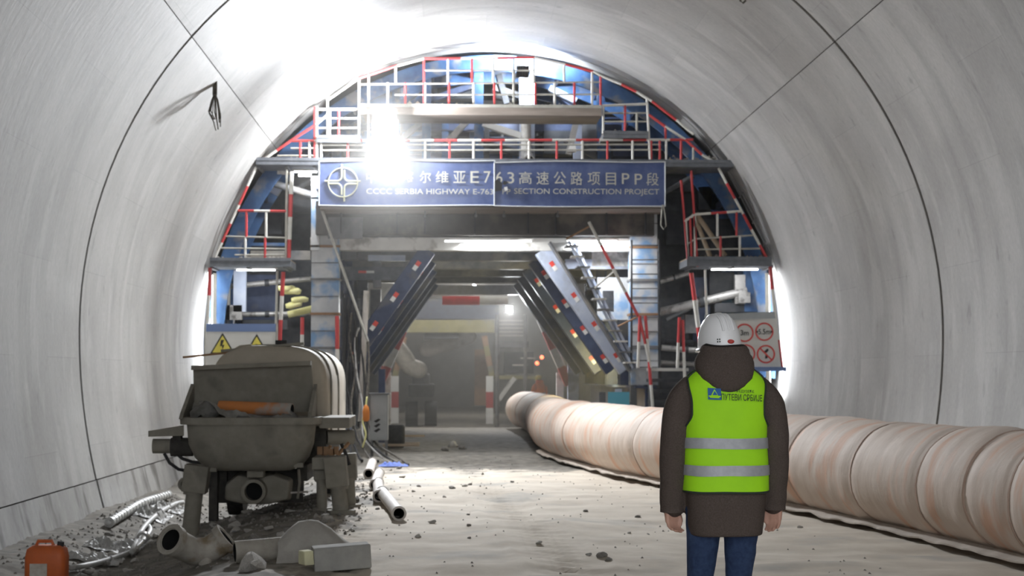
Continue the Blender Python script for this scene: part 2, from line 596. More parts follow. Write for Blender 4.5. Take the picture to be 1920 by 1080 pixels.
mat('olive_beam', (0.24, 0.22, 0.09), (0.33, 0.30, 0.14), 0.8, scale=3, c3=(0.2, 0.19, 0.15), amt3=0.25)
mat('teal_plate', (0.12, 0.42, 0.55), rough=0.6)
mat('wire', (0.06, 0.055, 0.05), (0.2, 0.18, 0.15), 0.7, scale=20)
mat('rust', (0.26, 0.15, 0.08), (0.36, 0.22, 0.13), 0.85, scale=6)
mat('wood', (0.34, 0.26, 0.18), (0.44, 0.35, 0.25), 0.85, scale=3, stretch=(1, 6, 6))

# ------------------------------------------------------------------ the tunnel
AX = 0.89                           # tunnel axis
HA, HB, ZC = 5.73, 5.85, 2.15       # half width, crown rise, springing height
CUT_END = -5.0  # unseen tunnel end, cut open here to let the ambient fill in


def half_width(z):
    if z < ZC:
        return HA - (ZC - z) ** 2 / 16.4
    return HA * math.sqrt(max(0, 1 - ((z - ZC) / HB) ** 2))


def arch_pts(p0, p1, n, off=0.0):
    """Points on the lining between two angles (0 right springing, 180 left springing), off metres outward."""
    out = []
    for i in range(n + 1):
        a = math.radians(lerp(p0, p1, i / n))
        out.append(((HA + off) * math.cos(a), ZC + (HB + off) * math.sin(a)))
    return out


def wall_pts(side, z0, z1, n, off=0.0):
    return [(side * (half_width(lerp(z0, z1, i / n)) + off), lerp(z0, z1, i / n)) for i in range(n + 1)]


def sheet(name, inner, outer, y0, y1, m, parent=None, ny=1, rough=0.0, kind=None):
    """A curved slab between two profiles, UV in metres."""
    n = len(inner)
    arc = [0.0]
    for a, b in zip(inner, inner[1:]):
        arc.append(arc[-1] + math.hypot(b[0]-a[0], b[1]-a[1]))
    vs, fs, uv = [], [], []
    for j in range(ny + 1):
        y = lerp(y0, y1, j / ny)
        for k, p in enumerate(inner):
            q = Vector((AX + p[0], y, p[1]))
            if rough:
                q += noise.noise_vector(q * 0.8) * rough
            vs.append(q)
    for j in range(ny):
        for k in range(n - 1):
            fs.append((j*n+k, j*n+k+1, (j+1)*n+k+1, (j+1)*n+k))
    o = len(vs)
    for y in (y0, y1):
        vs += [Vector((AX + p[0], y, p[1])) for p in outer]
    for k in range(n - 1):
        fs.append((o+k, o+n+k, o+n+k+1, o+k+1))
        fs.append((k, o+k, o+k+1, k+1))
        fs.append((ny*n+k, ny*n+k+1, o+n+k+1, o+n+k))
    me = bpy.data.meshes.new(name)
    me.from_pydata([tuple(v) for v in vs], [], fs)
    me.materials.append(MAT[m])
    ul = me.uv_layers.new(name='UVMap')
    for lp in me.loops:
        i = lp.vertex_index
        if i < o:
            ul.data[lp.index].uv = (arc[i % n] + (3.0 if inner[0][0] < 0 else 11.0), vs[i].y)
        else:
            ul.data[lp.index].uv = (arc[(i - o) % n], vs[i].y)
    bm = bmesh.new(); bm.from_mesh(me)
    bmesh.ops.recalc_face_normals(bm, faces=bm.faces)
    bm.to_mesh(me); bm.free()
    me.polygons.foreach_set('use_smooth', [True] * len(me.polygons))
    me.set_sharp_from_angle(angle=math.radians(35))
    ob = bpy.data.objects.new(name, me)
    COL.objects.link(ob)
    ob.parent = parent
    ORG[ob.name] = Vector((0, 0, 0))
    if kind:
        ob['kind'] = kind
    return ob


SPLIT = math.degrees(math.asin((6.0 - ZC) / HB))
ZJ = 0.14
SEGS = [(CUT_END, 1.15), (1.25, 11.15), (11.25, 21.15), (21.25, 31.17), (31.23, 41.2)]


def side_profile(s, z0, off=0.0):
    low = wall_pts(s, z0, ZC, 14, off)
    up = arch_pts(0, SPLIT, 16, off) if s > 0 else arch_pts(180, 180 - SPLIT, 16, off)
    return low + up[1:]


for nm, s in (('wall_left', -1), ('wall_right', 1)):
    back = sheet(nm, side_profile(s, -1.2, 0.02), side_profile(s, -1.2, 0.30), CUT_END, 41.2, 'joint_filler', kind='structure')
    tag(back, 'curved concrete tunnel wall, ' + ('beside the concrete pump' if s < 0 else 'behind the fabric air duct'), None, None, 'structure')
    for y0, y1 in SEGS:
        sheet('lining_panel', side_profile(s, ZJ + 0.012), side_profile(s, ZJ + 0.012, 0.10), y0, y1, 'lining_concrete', back)
        sheet('footing_panel', wall_pts(s, -1.2, ZJ, 8, -0.006), wall_pts(s, -1.2, ZJ, 8, 0.10), y0, y1, 'footing_concrete', back)
crown = sheet('ceiling', arch_pts(SPLIT, 180 - SPLIT, 30, 0.02), arch_pts(SPLIT, 180 - SPLIT, 30, 0.30), CUT_END, 41.2, 'joint_filler', kind='structure')
for y0, y1 in SEGS:
    sheet('lining_panel', arch_pts(SPLIT + 0.12, 180 - SPLIT - 0.12, 40), arch_pts(SPLIT + 0.12, 180 - SPLIT - 0.12, 40, 0.10), y0, y1, 'lining_concrete', crown)
# unlined excavation beyond the form
far_in = wall_pts(-1, -1.2, ZC, 10, 0.25) + arch_pts(180, 0, 40, 0.25)[1:] + wall_pts(1, -1.2, ZC, 10, 0.25)[::-1][1:]
far_out = wall_pts(-1, -1.2, ZC, 10, 0.7) + arch_pts(180, 0, 40, 0.7)[1:] + wall_pts(1, -1.2, ZC, 10, 0.7)[::-1][1:]
far = sheet('wall_far', far_in, far_out, 41.0, 92, 'shotcrete', ny=50, rough=0.16, kind='structure')
MB().span((-7, 90, -1.5), (9, 90.6, 10)).build('wall_end', 'shotcrete', None)['kind'] = 'structure'
for k in range(9):                  # steel arches standing proud of the sprayed concrete
    y = 47 + 3.2 * k
    pin = wall_pts(-1, -0.6, ZC, 4, 0.02) + arch_pts(180, 0, 24, 0.02)[1:] + wall_pts(1, -0.6, ZC, 4, 0.02)[::-1][1:]
    pout = wall_pts(-1, -0.6, ZC, 4, 0.3) + arch_pts(180, 0, 24, 0.3)[1:] + wall_pts(1, -0.6, ZC, 4, 0.3)[::-1][1:]
    sheet('arch_rib', pin, pout, y, y + 0.22, 'shotcrete', far)


def gz(x, y):
    """Ground height."""
    h = -0.40 * smooth(-1.4, -3.4, x) * (1 - smooth(25, 30, y)) - 0.22 * smooth(44, 58, y)
    n = noise.noise(Vector((x * 0.5, y * 0.5, 3))) * 0.05 + noise.noise(Vector((x * 2.1, y * 2.1, 9))) * 0.02
    rough = 0.35 + 1.5 * smooth(-0.7, -1.8, x)
    n += (noise.noise(Vector((x * 6, y * 6, 1))) * 0.014 + noise.noise(Vector((x * 15, y * 15, 5))) * 0.008) * rough
    if 9 < y < 30:                  # tyre ruts
        for q, dx in ((0.0, 0), (1.0, 1.75)):
            cx = lerp(1.15, 0.05, (y - 9) / 21) - dx
            d = abs(x - cx)
            if d < 0.3:
                n -= 0.035 * (1 - d / 0.3) * (0.6 + 0.4 * math.copysign(1, math.sin(y * 22 + (x - cx) * 16)))
            elif d < 0.42:
                n += 0.018 * (1 - abs(d - 0.36) / 0.06)
    n += 0.10 * math.exp(-((x + 2.75) ** 2 / 0.35 + (y - 19) ** 2 / 1.8))      # dirt heaped under the pump
    n += 0.16 * smooth(-3.3, -4.3, x) * smooth(8, 12, y) * (1 - smooth(24, 28, y))   # spoil along the wall
    return h + n


def ground():
    xs = [-5.2 + 0.07 * i for i in range(int(12.2 / 0.07) + 1)]
    ys = [CUT_END + 0.5 * i for i in range(28)]
    while ys[-1] < 34:
        ys.append(ys[-1] + 0.07)
    while ys[-1] < 91:
        ys.append(ys[-1] + 0.5)
    n = len(xs)
    vs = [(x, y, gz(x, y)) for y in ys for x in xs]
    fs = [(j*n+i, j*n+i+1, (j+1)*n+i+1, (j+1)*n+i) for j in range(len(ys) - 1) for i in range(n - 1)]
    me = bpy.data.meshes.new('floor')
    me.from_pydata(vs, [], fs)
    me.materials.append(MAT['earth'])
    me.polygons.foreach_set('use_smooth', [True] * len(fs))
    o = bpy.data.objects.new('floor', me)
    COL.objects.link(o)
    ORG['floor'] = Vector((0, 0, 0))
    tag(o, 'pale dusty earth floor of the tunnel with tyre ruts', None, None, 'structure')


ground()

# ------------------------------------------------------------------ the formwork carriage (one thing that rolls as a whole)
GF = 31.6                           # front frame
GC = 0.72                           # its middle
YF = 30.75                          # front edge of the walkways
G = thing('formwork_gantry', 'blue steel tunnel formwork carriage with walkways and railings filling the tunnel', 'formwork gantry', (GC, 37.5, 0))


def gp(px, py, Y=GF):
    return at(px, py, Y)


def part(name, mb, mats, parent=None, **k):
    return mb.build(name, mats, parent or G, **k)


def rail(top, posts=(), mids=(), Y=YF, r=0.028, seg=0.62, ph=0, mats=('rail_red', 'rail_white'), pr=0.024):
    """A guard rail: painted top rail, posts (px, top, bottom, colour) and middle rails, at pixel positions on the plane Y."""
    b = MB()
    for i, (p, q) in enumerate(zip(top, top[1:])):
        b.stripe(gp(*p, Y), gp(*q, Y), r, seg, 6, ph + i)
    t = part('guard_rail', b, mats)
    for p in posts:
        x, y0, y1, c = p[:4]
        x2 = p[4] if len(p) > 4 else x
        part('rail_post', MB().tube(gp(x, y0, Y), gp(x2, y1, Y), pr, 6), 'rail_red' if c == 'r' else 'rail_white' if c == 'w' else 'rail_grey', t)
    for p, q in mids:
        part('middle_rail', MB().tube(gp(*p, Y), gp(*q, Y), 0.019, 6), 'rail_grey', t)
    return t


# form skin and its ribs
def form_arc(off, a0=-7, a1=187, n=56):
    out = []
    for i in range(n + 1):
        a = lerp(a0, a1, i / n)
        if 0 <= a <= 180:
            r = math.radians(a)
            out.append(((HA + off) * math.cos(r), ZC + (HB + off) * math.sin(r)))
        else:
            s = 1 if a < 0 else -1
            z = ZC + (HB + off) * math.sin(math.radians(a))
            out.append((s * (half_width(z) + off), z))
    return out


def form_plate(name, o0, o1, y0, y1, m, parent, a0=-7, a1=187, n=56):
    ob = sheet(name, form_arc(o1, a0, a1, n), form_arc(o0, a0, a1, n), y0, y1, m, None)
    ob.parent = parent
    for v in ob.data.vertices:
        v.co -= ORG[parent.name]
    ORG[ob.name] = ORG[parent.name]
    return ob


skin = form_plate('form_skin', -0.10, -0.13, 31.7, 43.6, 'blue_steel', G)
form_plate('end_rib', -0.105, -0.42, 31.62, 31.70, 'blue_steel', G)
for k in range(8):
    form_plate('form_rib', -0.14, -0.40, 33.0 + 1.4 * k, 33.04 + 1.4 * k, 'blue_steel', skin)
for a in list(range(-5, 188, 9)):
    (px0, pz0), (px1, pz1) = form_arc(-0.15, a, a + 0.001, 1)[0], form_arc(-0.36, a, a + 0.001, 1)[0]
    part('stringer', MB().beam(V(AX+(px0+px1)/2, 31.75, (pz0+pz1)/2), V(AX+(px0+px1)/2, 43.5, (pz0+pz1)/2), 0.05, 0.12), 'navy_steel', skin)

# portal frames
ZB, ZT = 3.98, 4.24                 # cross beam
FR = [31.75, 34.5, 37.25, 40.0, 42.75]
for k, y in enumerate(FR):
    part('cross_beam', MB().span((GC-3.45, y-0.15, ZB), (GC+3.45, y+0.15, ZT)), 'white_paint' if k in (0,) else 'grey_steel', bevel=0.01)
    if k:
        part('cross_beam', MB().ibeam(V(GC-3.4, y, 4.62), V(GC+3.4, y, 4.62), 0.3, 0.5, 0.03), 'dark_steel')
    for s in (-1, 1):
        top = V(GC + s*1.13, y, 4.0); bot = V(GC + s*2.80, y, 1.62)
        m = 'navy_steel' if (k or s < 0) else 'pale_blue_steel'  # front brace on the duct side: bright light put into a paler colour
        br = part('knee_brace', MB().beam(top, bot, 0.32, 0.26, V(0, 1, 0)), m, bevel=0.012)
        if k < 3:
            for t in (0.10, 0.36, 0.60, 0.86):
                a = top.lerp(bot, t) - V(0, 0.134, 0); c = top.lerp(bot, t + 0.035) - V(0, 0.134, 0); d = top.lerp(bot, t + 0.07) - V(0, 0.134, 0)
                mb = MB().beam(a, c, 0.085, 0.006, V(0, 1, 0), 0).beam(c, d, 0.085, 0.006, V(0, 1, 0), 1)
                part('reflective_marker', mb, ['tape_red', 'tape_white'], br)
        c0 = GC + s*3.15
        if k == 0:                  # front columns are bolted up from painted lengths
            for z0, z1 in ((1.30, 2.05), (2.05, 2.72), (2.72, 3.40), (3.40, 4.05), (4.05, 5.0)):
                sg = part('column_length', MB().span((c0-0.27, y-0.22, z0+0.02), (c0+0.27, y+0.22, z1-0.02)), 'column_paint', bevel=0.008)
                part('flange', MB().span((c0-0.29, y-0.25, z1-0.022), (c0+0.29, y+0.25, z1+0.022)), 'rust' if rng.random() < .3 else 'grey_steel', sg)
                part('stiffener', MB().span((c0-0.27, y-0.235, (z0+z1)/2-0.008), (c0+0.27, y-0.22, (z0+z1)/2+0.008)), 'grey_steel', sg)
        else:
            part('column', MB().ibeam(V(c0, y, 1.3), V(c0, y, 5.0), 0.4, 0.5, 0.03, V(0, 1, 0)), 'navy_steel')
for s in (-1, 1):                   # sill beams, bogies and wheels
    c0 = GC + s*3.15
    part('sill_beam', MB().ibeam(V(c0, 31.3, 1.02), V(c0, 43.4, 1.02), 0.42, 0.56, 0.04), 'navy_steel')
    part('head_beam', MB().ibeam(V(c0, 31.3, 4.98), V(c0, 43.4, 4.98), 0.36, 0.40, 0.04), 'navy_steel')
    for y in (32.1, 42.4):
        bg = part('bogie', MB().span((c0-0.2, y-0.75, 0.30), (c0-0.14, y+0.75, 0.76)).span((c0+0.14, y-0.75, 0.30), (c0+0.2, y+0.75, 0.76)).span((c0-0.2, y-0.2, 0.6), (c0+0.2, y+0.2, 0.76)), 'grey_steel')
        for dy in (-0.45, 0.45):
            part('wheel', MB().tube(V(c0-0.07, y+dy, 0.32), V(c0+0.07, y+dy, 0.32), 0.22, 20), 'dark_steel', bg)
    for dx in (-0.42, -0.1, 0.25, 0.6):     # end plates and struts clustered round the foot of the frame
        h = rng.uniform(1.1, 1.75)
        part('foot_plate', MB().span((c0 - s*0.5 + dx*0.9, 31.35 + abs(dx), 0.18), (c0 - s*0.5 + dx*0.9 + 0.13, 31.43 + abs(dx), h)), ('grey_steel', 'pale_blue_steel', 'grey_steel', 'navy_steel')[int((dx+0.5)*3) % 4])
    part('jack', MB().tube(V(c0 - s*0.35, 31.4, 0.02), V(c0 - s*0.35, 31.4, 1.0), 0.07, 12).tube(V(c0 - s*0.35, 31.4, 0.0), V(c0 - s*0.35, 31.4, 0.06), 0.16, 12), 'ram_steel')
part('cover_plate', MB().span(gp(1140, 735, 31.2), gp(1180, 762, 31.23)), 'teal_plate')

# the big transverse box behind the banner, with the brown walkway underside
hb = part('header_box', MB().span((GC-3.32, 31.25, 4.26), (GC+3.32, 31.75, 4.92)), 'header_steel', bevel=0.01)
for x in (640, 745, 797, 890, 990, 1042, 1137, 1210):
    p = gp(x, 410, 31.2)
    part('stiffener', MB().span((p.x-0.012, 31.12, 4.27), (p.x+0.012, 31.25, 4.9)), 'dark_steel', hb)
part('access_hatch', MB().span(gp(615, 407, 31.2), gp(680, 448, 31.24)), 'grey_steel', hb)
sof = part('soffit_board', MB().hexa([gp(600, 392, 30.7), gp(1245, 392, 30.7), gp(1238, 402, 31.3), gp(608, 402, 31.3), gp(600, 388, 30.7), gp(1245, 388, 30.7), gp(1238, 398, 31.3), gp(608, 398, 31.3)]), 'deck_ply')
for x in (797, 892, 945, 1046):
    part('hanger', MB().tube(gp(x, 390, 30.9), gp(x, 405, 30.9), 0.012, 6).tube(gp(x, 402, 30.9), gp(x, 407, 30.9), 0.03, 6), 'grey_steel', sof)


# walkways
def deck(x0, x1, yt, yb, y0=YF-0.08, y1=31.75, m='deck_steel', plank=None):
    a = gp(x0, yt, y0); b = gp(x1, yb, y0)
    d = part('walkway', MB().span((a.x, y0, b.z), (b.x, y1, a.z)), m)
    if plank:
        n = max(2, int((b.x - a.x) / plank))
        for i in range(n):
            part('plank', MB().span((lerp(a.x, b.x, i/n)+0.01, y0+0.03, a.z), (lerp(a.x, b.x, (i+1)/n)-0.01, y1, a.z+0.025)), 'wood', d)
    part('toe_board', MB().span((a.x, y0-0.012, a.z-0.01), (b.x, y0, a.z+0.05)), 'rail_grey' if m == 'deck_ply' else m, d)
    return d, a, b


deck(394, 545, 488, 500, plank=0.3)
deck(1288, 1447, 486, 499, plank=0.3)
deck(480, 1376, 300, 313, plank=0.6)
deck(672, 1128, 199, 217, m='deck_ply', plank=0.5)
deck(1131, 1216, 250, 259, y1=31.6, plank=0.3)
deck(594, 676, 258, 267, y1=31.6, plank=0.3)
for x0, x1, y0 in ((394, 545, 500), (1288, 1447, 499), (480, 600, 313), (1248, 1376, 313), (672, 1128, 217)):
    for k in range(3):
        p = gp(lerp(x0 + 8, x1 - 8, k / 2), y0, 31.2)
        part('bracket', MB().beam(V(p.x, 30.8, p.z - 0.03), V(p.x, 31.9, p.z - 0.03), 0.06, 0.06), 'grey_steel')

# railings, highest first
rail([(612, 189), (672, 147), (745, 123), (795, 110), (1002, 108), (1060, 121), (1112, 134), (1128, 143)],
     [(795, 110, 199, 'r'), (797, 155, 199, 'w'), (840, 110, 155, 'w'), (842, 155, 199, 'r'), (885, 110, 155, 'r'), (888, 155, 199, 'w'), (925, 110, 155, 'w'), (927, 155, 199, 'r'),
      (963, 109, 199, 'g'), (1001, 108, 155, 'w'), (1004, 155, 199, 'r'), (1058, 121, 155, 'w'), (1040, 155, 199, 'w'), (1077, 155, 199, 'r'), (1110, 133, 199, 'w'), (1126, 142, 200, 'r'),
      (742, 124, 155, 'w'), (727, 155, 199, 'w'), (691, 139, 258, 'w'), (673, 146, 262, 'w'), (760, 155, 199, 'r')],
     [((673, 158), (1128, 154)), ((795, 132), (1003, 132)), ((740, 178), (1126, 177))], ph=1)
rail([(1128, 143), (1165, 158), (1193, 172), (1222, 190), (1268, 225), (1300, 252)], [(1213, 186, 300, 'w', 1219), (1131, 196, 250, 'w')], [], seg=0.4, ph=1)
rail([(1131, 198), (1213, 195)], [(1172, 198, 248, 'r'), (1194, 212, 248, 'g')], [((1133, 212), (1213, 212)), ((1133, 228), (1213, 228))], mats=('rail_white', 'rail_white'))
rail([(1216, 215), (1247, 237), (1285, 262), (1316, 290), (1340, 304)], [(1248, 238, 262, 'r'), (1277, 262, 300, 'r'), (1300, 276, 300, 'g'), (1249, 262, 302, 'w')], [], seg=0.36)
rail([(594, 205), (676, 205)], [(594, 200, 298, 'w'), (618, 206, 258, 'w'), (635, 206, 258, 'r'), (614, 175, 258, 'g')], [((594, 222), (676, 222)), ((594, 240), (676, 240))], mats=('rail_white', 'rail_white'))
rail([(493, 300), (545, 264), (592, 234), (613, 216)], [(590, 200, 300, 'r')], [((520, 292), (592, 292)), ((545, 278), (592, 278))], seg=0.4, ph=1)
rail([(545, 264), (1300, 262)],
     [(563, 264, 300, 'r'), (580, 264, 300, 'w'), (602, 264, 300, 'w'), (652, 264, 300, 'r'), (700, 264, 300, 'w'), (750, 264, 300, 'r'), (797, 264, 300, 'w'), (843, 264, 300, 'r'), (888, 262, 300, 'w'), (940, 262, 300, 'r'),
      (992, 262, 300, 'w'), (1044, 262, 300, 'r'), (1092, 262, 300, 'w'), (1139, 262, 300, 'r'), (1186, 262, 300, 'w'), (1221, 262, 300, 'r'), (1237, 262, 300, 'r')],
     [((602, 282), (1240, 281)), ((602, 272), (1240, 271))], seg=0.46)
# lower walkway on the pump side
rail([(480, 314), (400, 490)], [(538, 318, 490, 'g', 536)], [], seg=0.42, ph=1)
rail([(547, 322), (541, 492)], [], [], seg=0.45, r=0.04, ph=1)
rail([(446, 395), (537, 396)], [(462, 396, 445, 'r'), (499, 396, 445, 'w'), (460, 445, 488, 'w'), (497, 445, 488, 'r')], [((421, 443), (537, 446)), ((412, 465), (537, 467)), ((440, 478), (537, 478))], seg=0.33)
rail([(394, 502), (389, 606)], [], [], seg=0.5, r=0.035)
rail([(531, 510), (524, 645)], [(520, 508, 640, 'g', 517)], [], seg=0.55, r=0.04)
# lower walkway over the round-sign board
rail([(1347, 315), (1440, 488)], [(1296, 320, 500, 'r', 1308), (1277, 338, 492, 'r', 1290)], [], seg=0.33, ph=1)
rail([(1303, 402), (1392, 396)], [(1345, 399, 443, 'w'), (1351, 443, 486, 'r'), (1381, 397, 442, 'r'), (1387, 442, 484, 'w'), (1303, 402, 490, 'w')], [((1303, 448), (1416, 441)), ((1303, 468), (1425, 466))], seg=0.3, ph=1)
rail([(1283, 415), (1303, 402)], [(1286, 415, 492, 'w', 1290), (1294, 408, 494, 'r', 1297)], [((1286, 460), (1303, 448))], mats=('rail_white', 'rail_white'))
rail([(1296, 512), (1316, 665)], [(1322, 505, 590, 'w', 1325)], [], seg=0.55, r=0.045)
rail([(1444, 500), (1452, 585), (1466, 690)], [], [], seg=0.5, r=0.035)
rail([(1316, 636), (1322, 690)], [], [], seg=0.3, r=0.03)
# thin guard net along the lining
ng = part('guard_net', MB().tube(gp(1290, 220, 31.3), gp(1362, 318, 31.3), 0.012, 5), 'grey_steel')
for (a, b) in (((1362, 318), (1452, 492)), ((1375, 330), (1460, 500)), ((1300, 240), (1375, 330)), ((1320, 268), (1330, 252)), ((1345, 310), (1357, 290)), ((1385, 372), (1400, 350)), ((1410, 420), (1425, 395)), ((1430, 462), (1446, 440))):
    part('net_wire', MB().tube(gp(*a, 31.3), gp(*b, 31.3), 0.011, 5), 'grey_steel', ng)

# posts, struts and plates inside the arch above the main walkway
for x0, x1, y0, y1, Y, m in ((889, 906, 118, 300, 31.95, 'blue_steel'), (974, 1002, 122, 300, 31.95, 'pale_blue_steel'), (792, 808, 118, 300, 31.95, 'blue_steel'), (908, 917, 205, 300, 32.3, 'grey_steel'),
                              (1075, 1090, 215, 300, 32.1, 'pale_blue_steel'), (1091, 1125, 210, 300, 32.6, 'grey_steel'), (735, 750, 130, 300, 32.2, 'blue_steel'), (1120, 1133, 150, 300, 32.2, 'blue_steel')):
    part('arch_post', MB().span(gp(x0, y0, Y), gp(x1, y1, Y + 0.15)), m)
part('arch_post', MB().tube(gp(986, 222, 31.85), gp(986, 296, 31.85), 0.10, 14), 'white_paint', smooth=True)
for a, b, w, m, Y in (((838, 268), (878, 224), 0.16, 'white_paint', 32.0), ((905, 232), (985, 258), 0.20, 'white_paint', 32.0), ((905, 268), (990, 292), 0.1, 'dark_steel', 32.2), ((1083, 215), (1066, 290), 0.10, 'ram_steel', 31.9),
                      ((925, 165), (1000, 190), 0.28, 'grey_steel', 33.2), ((800, 190), (890, 160), 0.22, 'navy_steel', 33.4), ((1010, 150), (1120, 235), 0.30, 'navy_steel', 33.6), ((690, 240), (800, 160), 0.25, 'navy_steel', 33.2),
                      ((935, 140), (950, 195), 0.18, 'dark_steel', 33.0), ((1030, 165), (1080, 190), 0.16, 'pale_blue_steel', 33.0), ((1060, 262), (1130, 300), 0.12, 'grey_steel', 32.4), ((720, 290), (790, 230), 0.14, 'grey_steel', 32.4)):
    part('strut', MB().beam(gp(*a, Y), gp(*b, Y), 0.12, w, V(0, 1, 0)), m)
for y in (33.2, 36.0, 38.8, 41.6):  # inner arch frames, dark, behind the posts
    z = 5.2
    part('arch_truss', MB().ibeam(V(GC-4.1, y, 5.55), V(GC+4.4, y, 5.55), 0.25, 0.4, 0.03), 'dark_steel')
    part('arch_truss', MB().ibeam(V(GC-2.6, y, 6.75), V(GC+2.9, y, 6.75), 0.22, 0.3, 0.03), 'navy_steel')
    for x in (-2.4, -0.8, 0.9, 2.5):
        part('truss_web', MB().beam(V(GC+x, y, 5.2), V(GC+x, y, 7.3 - abs(x) * 0.3), 0.14, 0.14), 'blue_steel')
for x0, x1, y0, y1, Y, m in ((820, 885, 155, 192, 34.3, 'dark_steel'), (905, 970, 160, 196, 34.3, 'dark_steel'), (1010, 1060, 215, 262, 33.9, 'dark_steel'), (1020, 1075, 245, 295, 33.0, 'dark_steel'), (1150, 1210, 268, 299, 32.8, 'navy_steel'), (800, 880, 225, 262, 33.6, 'dark_steel'), (640, 700, 270, 299, 33.0, 'dark_steel')):
    part('machine_box', MB().span(gp(x0, y0, Y), gp(x1, y1, Y + 0.5)), m)
part('concrete_chute', MB().pipe([gp(986, 288, 31.75), gp(992, 300, 31.4)], 0.11, 0.085, 14, 0, 1), ['ram_steel', 'pipe_hole'], smooth=True)
part('white_bucket', MB().prism([(0, 0), (0.19, 0), (0.17, 0.14), (0.08, 0.17)], gp(1063, 284, 31.4), (1, 0, 0), (0, 0, 1), (0, 0.15, 0)), 'tape_white')

# side bays: hydraulic rams between the frame and the skin, plates and dark panels
for (a, b, r, Y0, Y1, m) in (((420, 538), (590, 522), 0.055, 32.2, 32.2, 'ram_steel'), ((425, 590), (585, 588), 0.05, 32.3, 32.3, 'ram_steel'), ((540, 590), (590, 578), 0.07, 32.0, 32.0, 'bag_yellow'), ((1238, 585), (1400, 545), 0.085, 32.0, 32.0, 'ram_steel'),
                             ((1238, 528), (1292, 512), 0.05, 32.2, 32.2, 'ram_steel'), ((1240, 652), (1340, 660), 0.06, 32.2, 32.2, 'ram_steel'), ((1240, 680), (1330, 684), 0.05, 32.4, 32.4, 'ram_steel'), ((1245, 640), (1300, 642), 0.05, 32.8, 32.8, 'dark_steel'),
                             ((500, 340), (600, 370), 0.07, 32.0, 32.0, 'grey_steel'), ((470, 330), (525, 360), 0.10, 32.3, 32.3, 'pale_blue_steel'), ((1248, 360), (1300, 330), 0.05, 32.3, 32.3, 'grey_steel'), ((545, 360), (600, 330), 0.06, 32.6, 32.6, 'grey_steel'),
                             ((1250, 600), (1330, 560), 0.04, 33, 33, 'grey_steel'), ((1305, 400), (1360, 480), 0.05, 31.4, 31.4, 'wood'), ((1300, 400), (1335, 490), 0.045, 31.45, 31.45, 'wood')):
    p0, p1 = gp(*a, Y0), gp(*b, Y1)
    rm = part('ram', MB().tube(p0, p1, r, 12), m, smooth=True)
    if m == 'ram_steel':
        part('ram_rod', MB().tube(p0.lerp(p1, 0.45), p0.lerp(p1, 0.5), r * 1.35, 12), 'dark_steel', rm, smooth=True)
for (x0, x1, y0, y1, Y, m) in ((415, 432, 510, 600, 31.9, 'concrete_block'), (438, 462, 500, 585, 31.9, 'pale_blue_steel'), (413, 455, 572, 600, 31.9, 'ram_steel'), (445, 520, 515, 600, 32.9, 'navy_steel'), (455, 540, 600, 618, 32.2, 'dark_steel'),
                               (545, 585, 600, 660, 32.6, 'dark_steel'), (535, 583, 360, 400, 32.8, 'dark_steel'), (470, 530, 400, 440, 33.2, 'dark_steel'), (460, 545, 455, 462, 32.0, 'blue_steel'), (545, 583, 470, 488, 32.0, 'grey_steel'), (470, 545, 470, 487, 31.9, 'concrete_block'),
                               (1395, 1440, 500, 585, 32.0, 'blue_steel'), (1378, 1396, 515, 570, 31.95, 'ram_steel'), (1385, 1405, 548, 568, 31.9, 'ram_steel'), (1330, 1375, 510, 560, 32.5, 'dark_steel'), (1300, 1330, 520, 640, 32.9, 'navy_steel'), (1340, 1440, 568, 586, 32.0, 'dark_steel'),
                               (1240, 1290, 590, 640, 33.0, 'dark_steel'), (1240, 1300, 690, 740, 32.0, 'dark_steel'), (1285, 1310, 590, 625, 32.2, 'grey_steel'), (1250, 1295, 400, 460, 33.0, 'dark_steel'), (1310, 1400, 350, 395, 33.0, 'dark_steel'), (1310, 1410, 410, 480, 32.6, 'dark_steel'),
                               (560, 598, 318, 332, 31.5, 'white_paint'), (520, 545, 318, 328, 31.6, 'white_paint'), (584, 600, 318, 470, 31.5, 'column_paint')):
    part('bay_plate', MB().span(gp(x0, y0, Y), gp(x1, y1, Y + 0.12)), m)
for s in (-1, 1):
    c0 = GC + s * 4.3
    part('bay_backing', MB().span((c0 - 0.75, 33.6, 0.4), (c0 + 0.75, 33.7, 6.0)), 'dark_steel')  # plain dark sheet across the back of each side bay

# stair with checkered treads on the duct side
st0, st1 = gp(1066, 452, 31.15), gp(1186, 690, 31.15)
stw = V(0, 0.45, 0)
dark = part('stair_stringer', MB().beam(st0 + V(0.12, 0.3, 0), st1 + V(0.12, 0.3, 0), 0.05, 0.24, V(0, 1, 0)).beam(st0, st1, 0.04, 0.16, V(0, 1, 0)), 'pale_blue_steel')
for k in range(12):
    p = st0.lerp(st1, (k + 0.5) / 12)
    part('stair_tread', MB().span(p + V(-0.11, -0.18, -0.015), p + V(0.15, 0.32, 0.015)), 'white_paint' if k % 2 else 'grey_steel', dark)
part('stair_panel', MB().beam(gp(1030, 455, 31.4), gp(1180, 695, 31.4), 0.04, 0.42, V(0, 1, 0)), 'grey_steel')
hr = rail([(1104, 416), (1196, 592)], [], [], Y=30.95, seg=0.5, ph=1, r=0.032)
for a, b, m in (((1062, 448), (1104, 425), 'rust'), ((1115, 540), (1150, 510), 'rail_white'), ((1158, 612), (1200, 592), 'rust')):
    part('rail_stay', MB().tube(gp(*a, 30.95), gp(*b, 30.95), 0.02, 6), m, hr)
for x0, x1, y0, y1 in ((1200, 1196, 592, 690), (1210, 1224, 592, 765), (1200, 1220, 600, 690), (1274, 1270, 595, 690), (1280, 1284, 600, 720)):
    rail([(x0, y0), (x1, y1)], [], [], Y=30.9, seg=0.5, r=0.03)
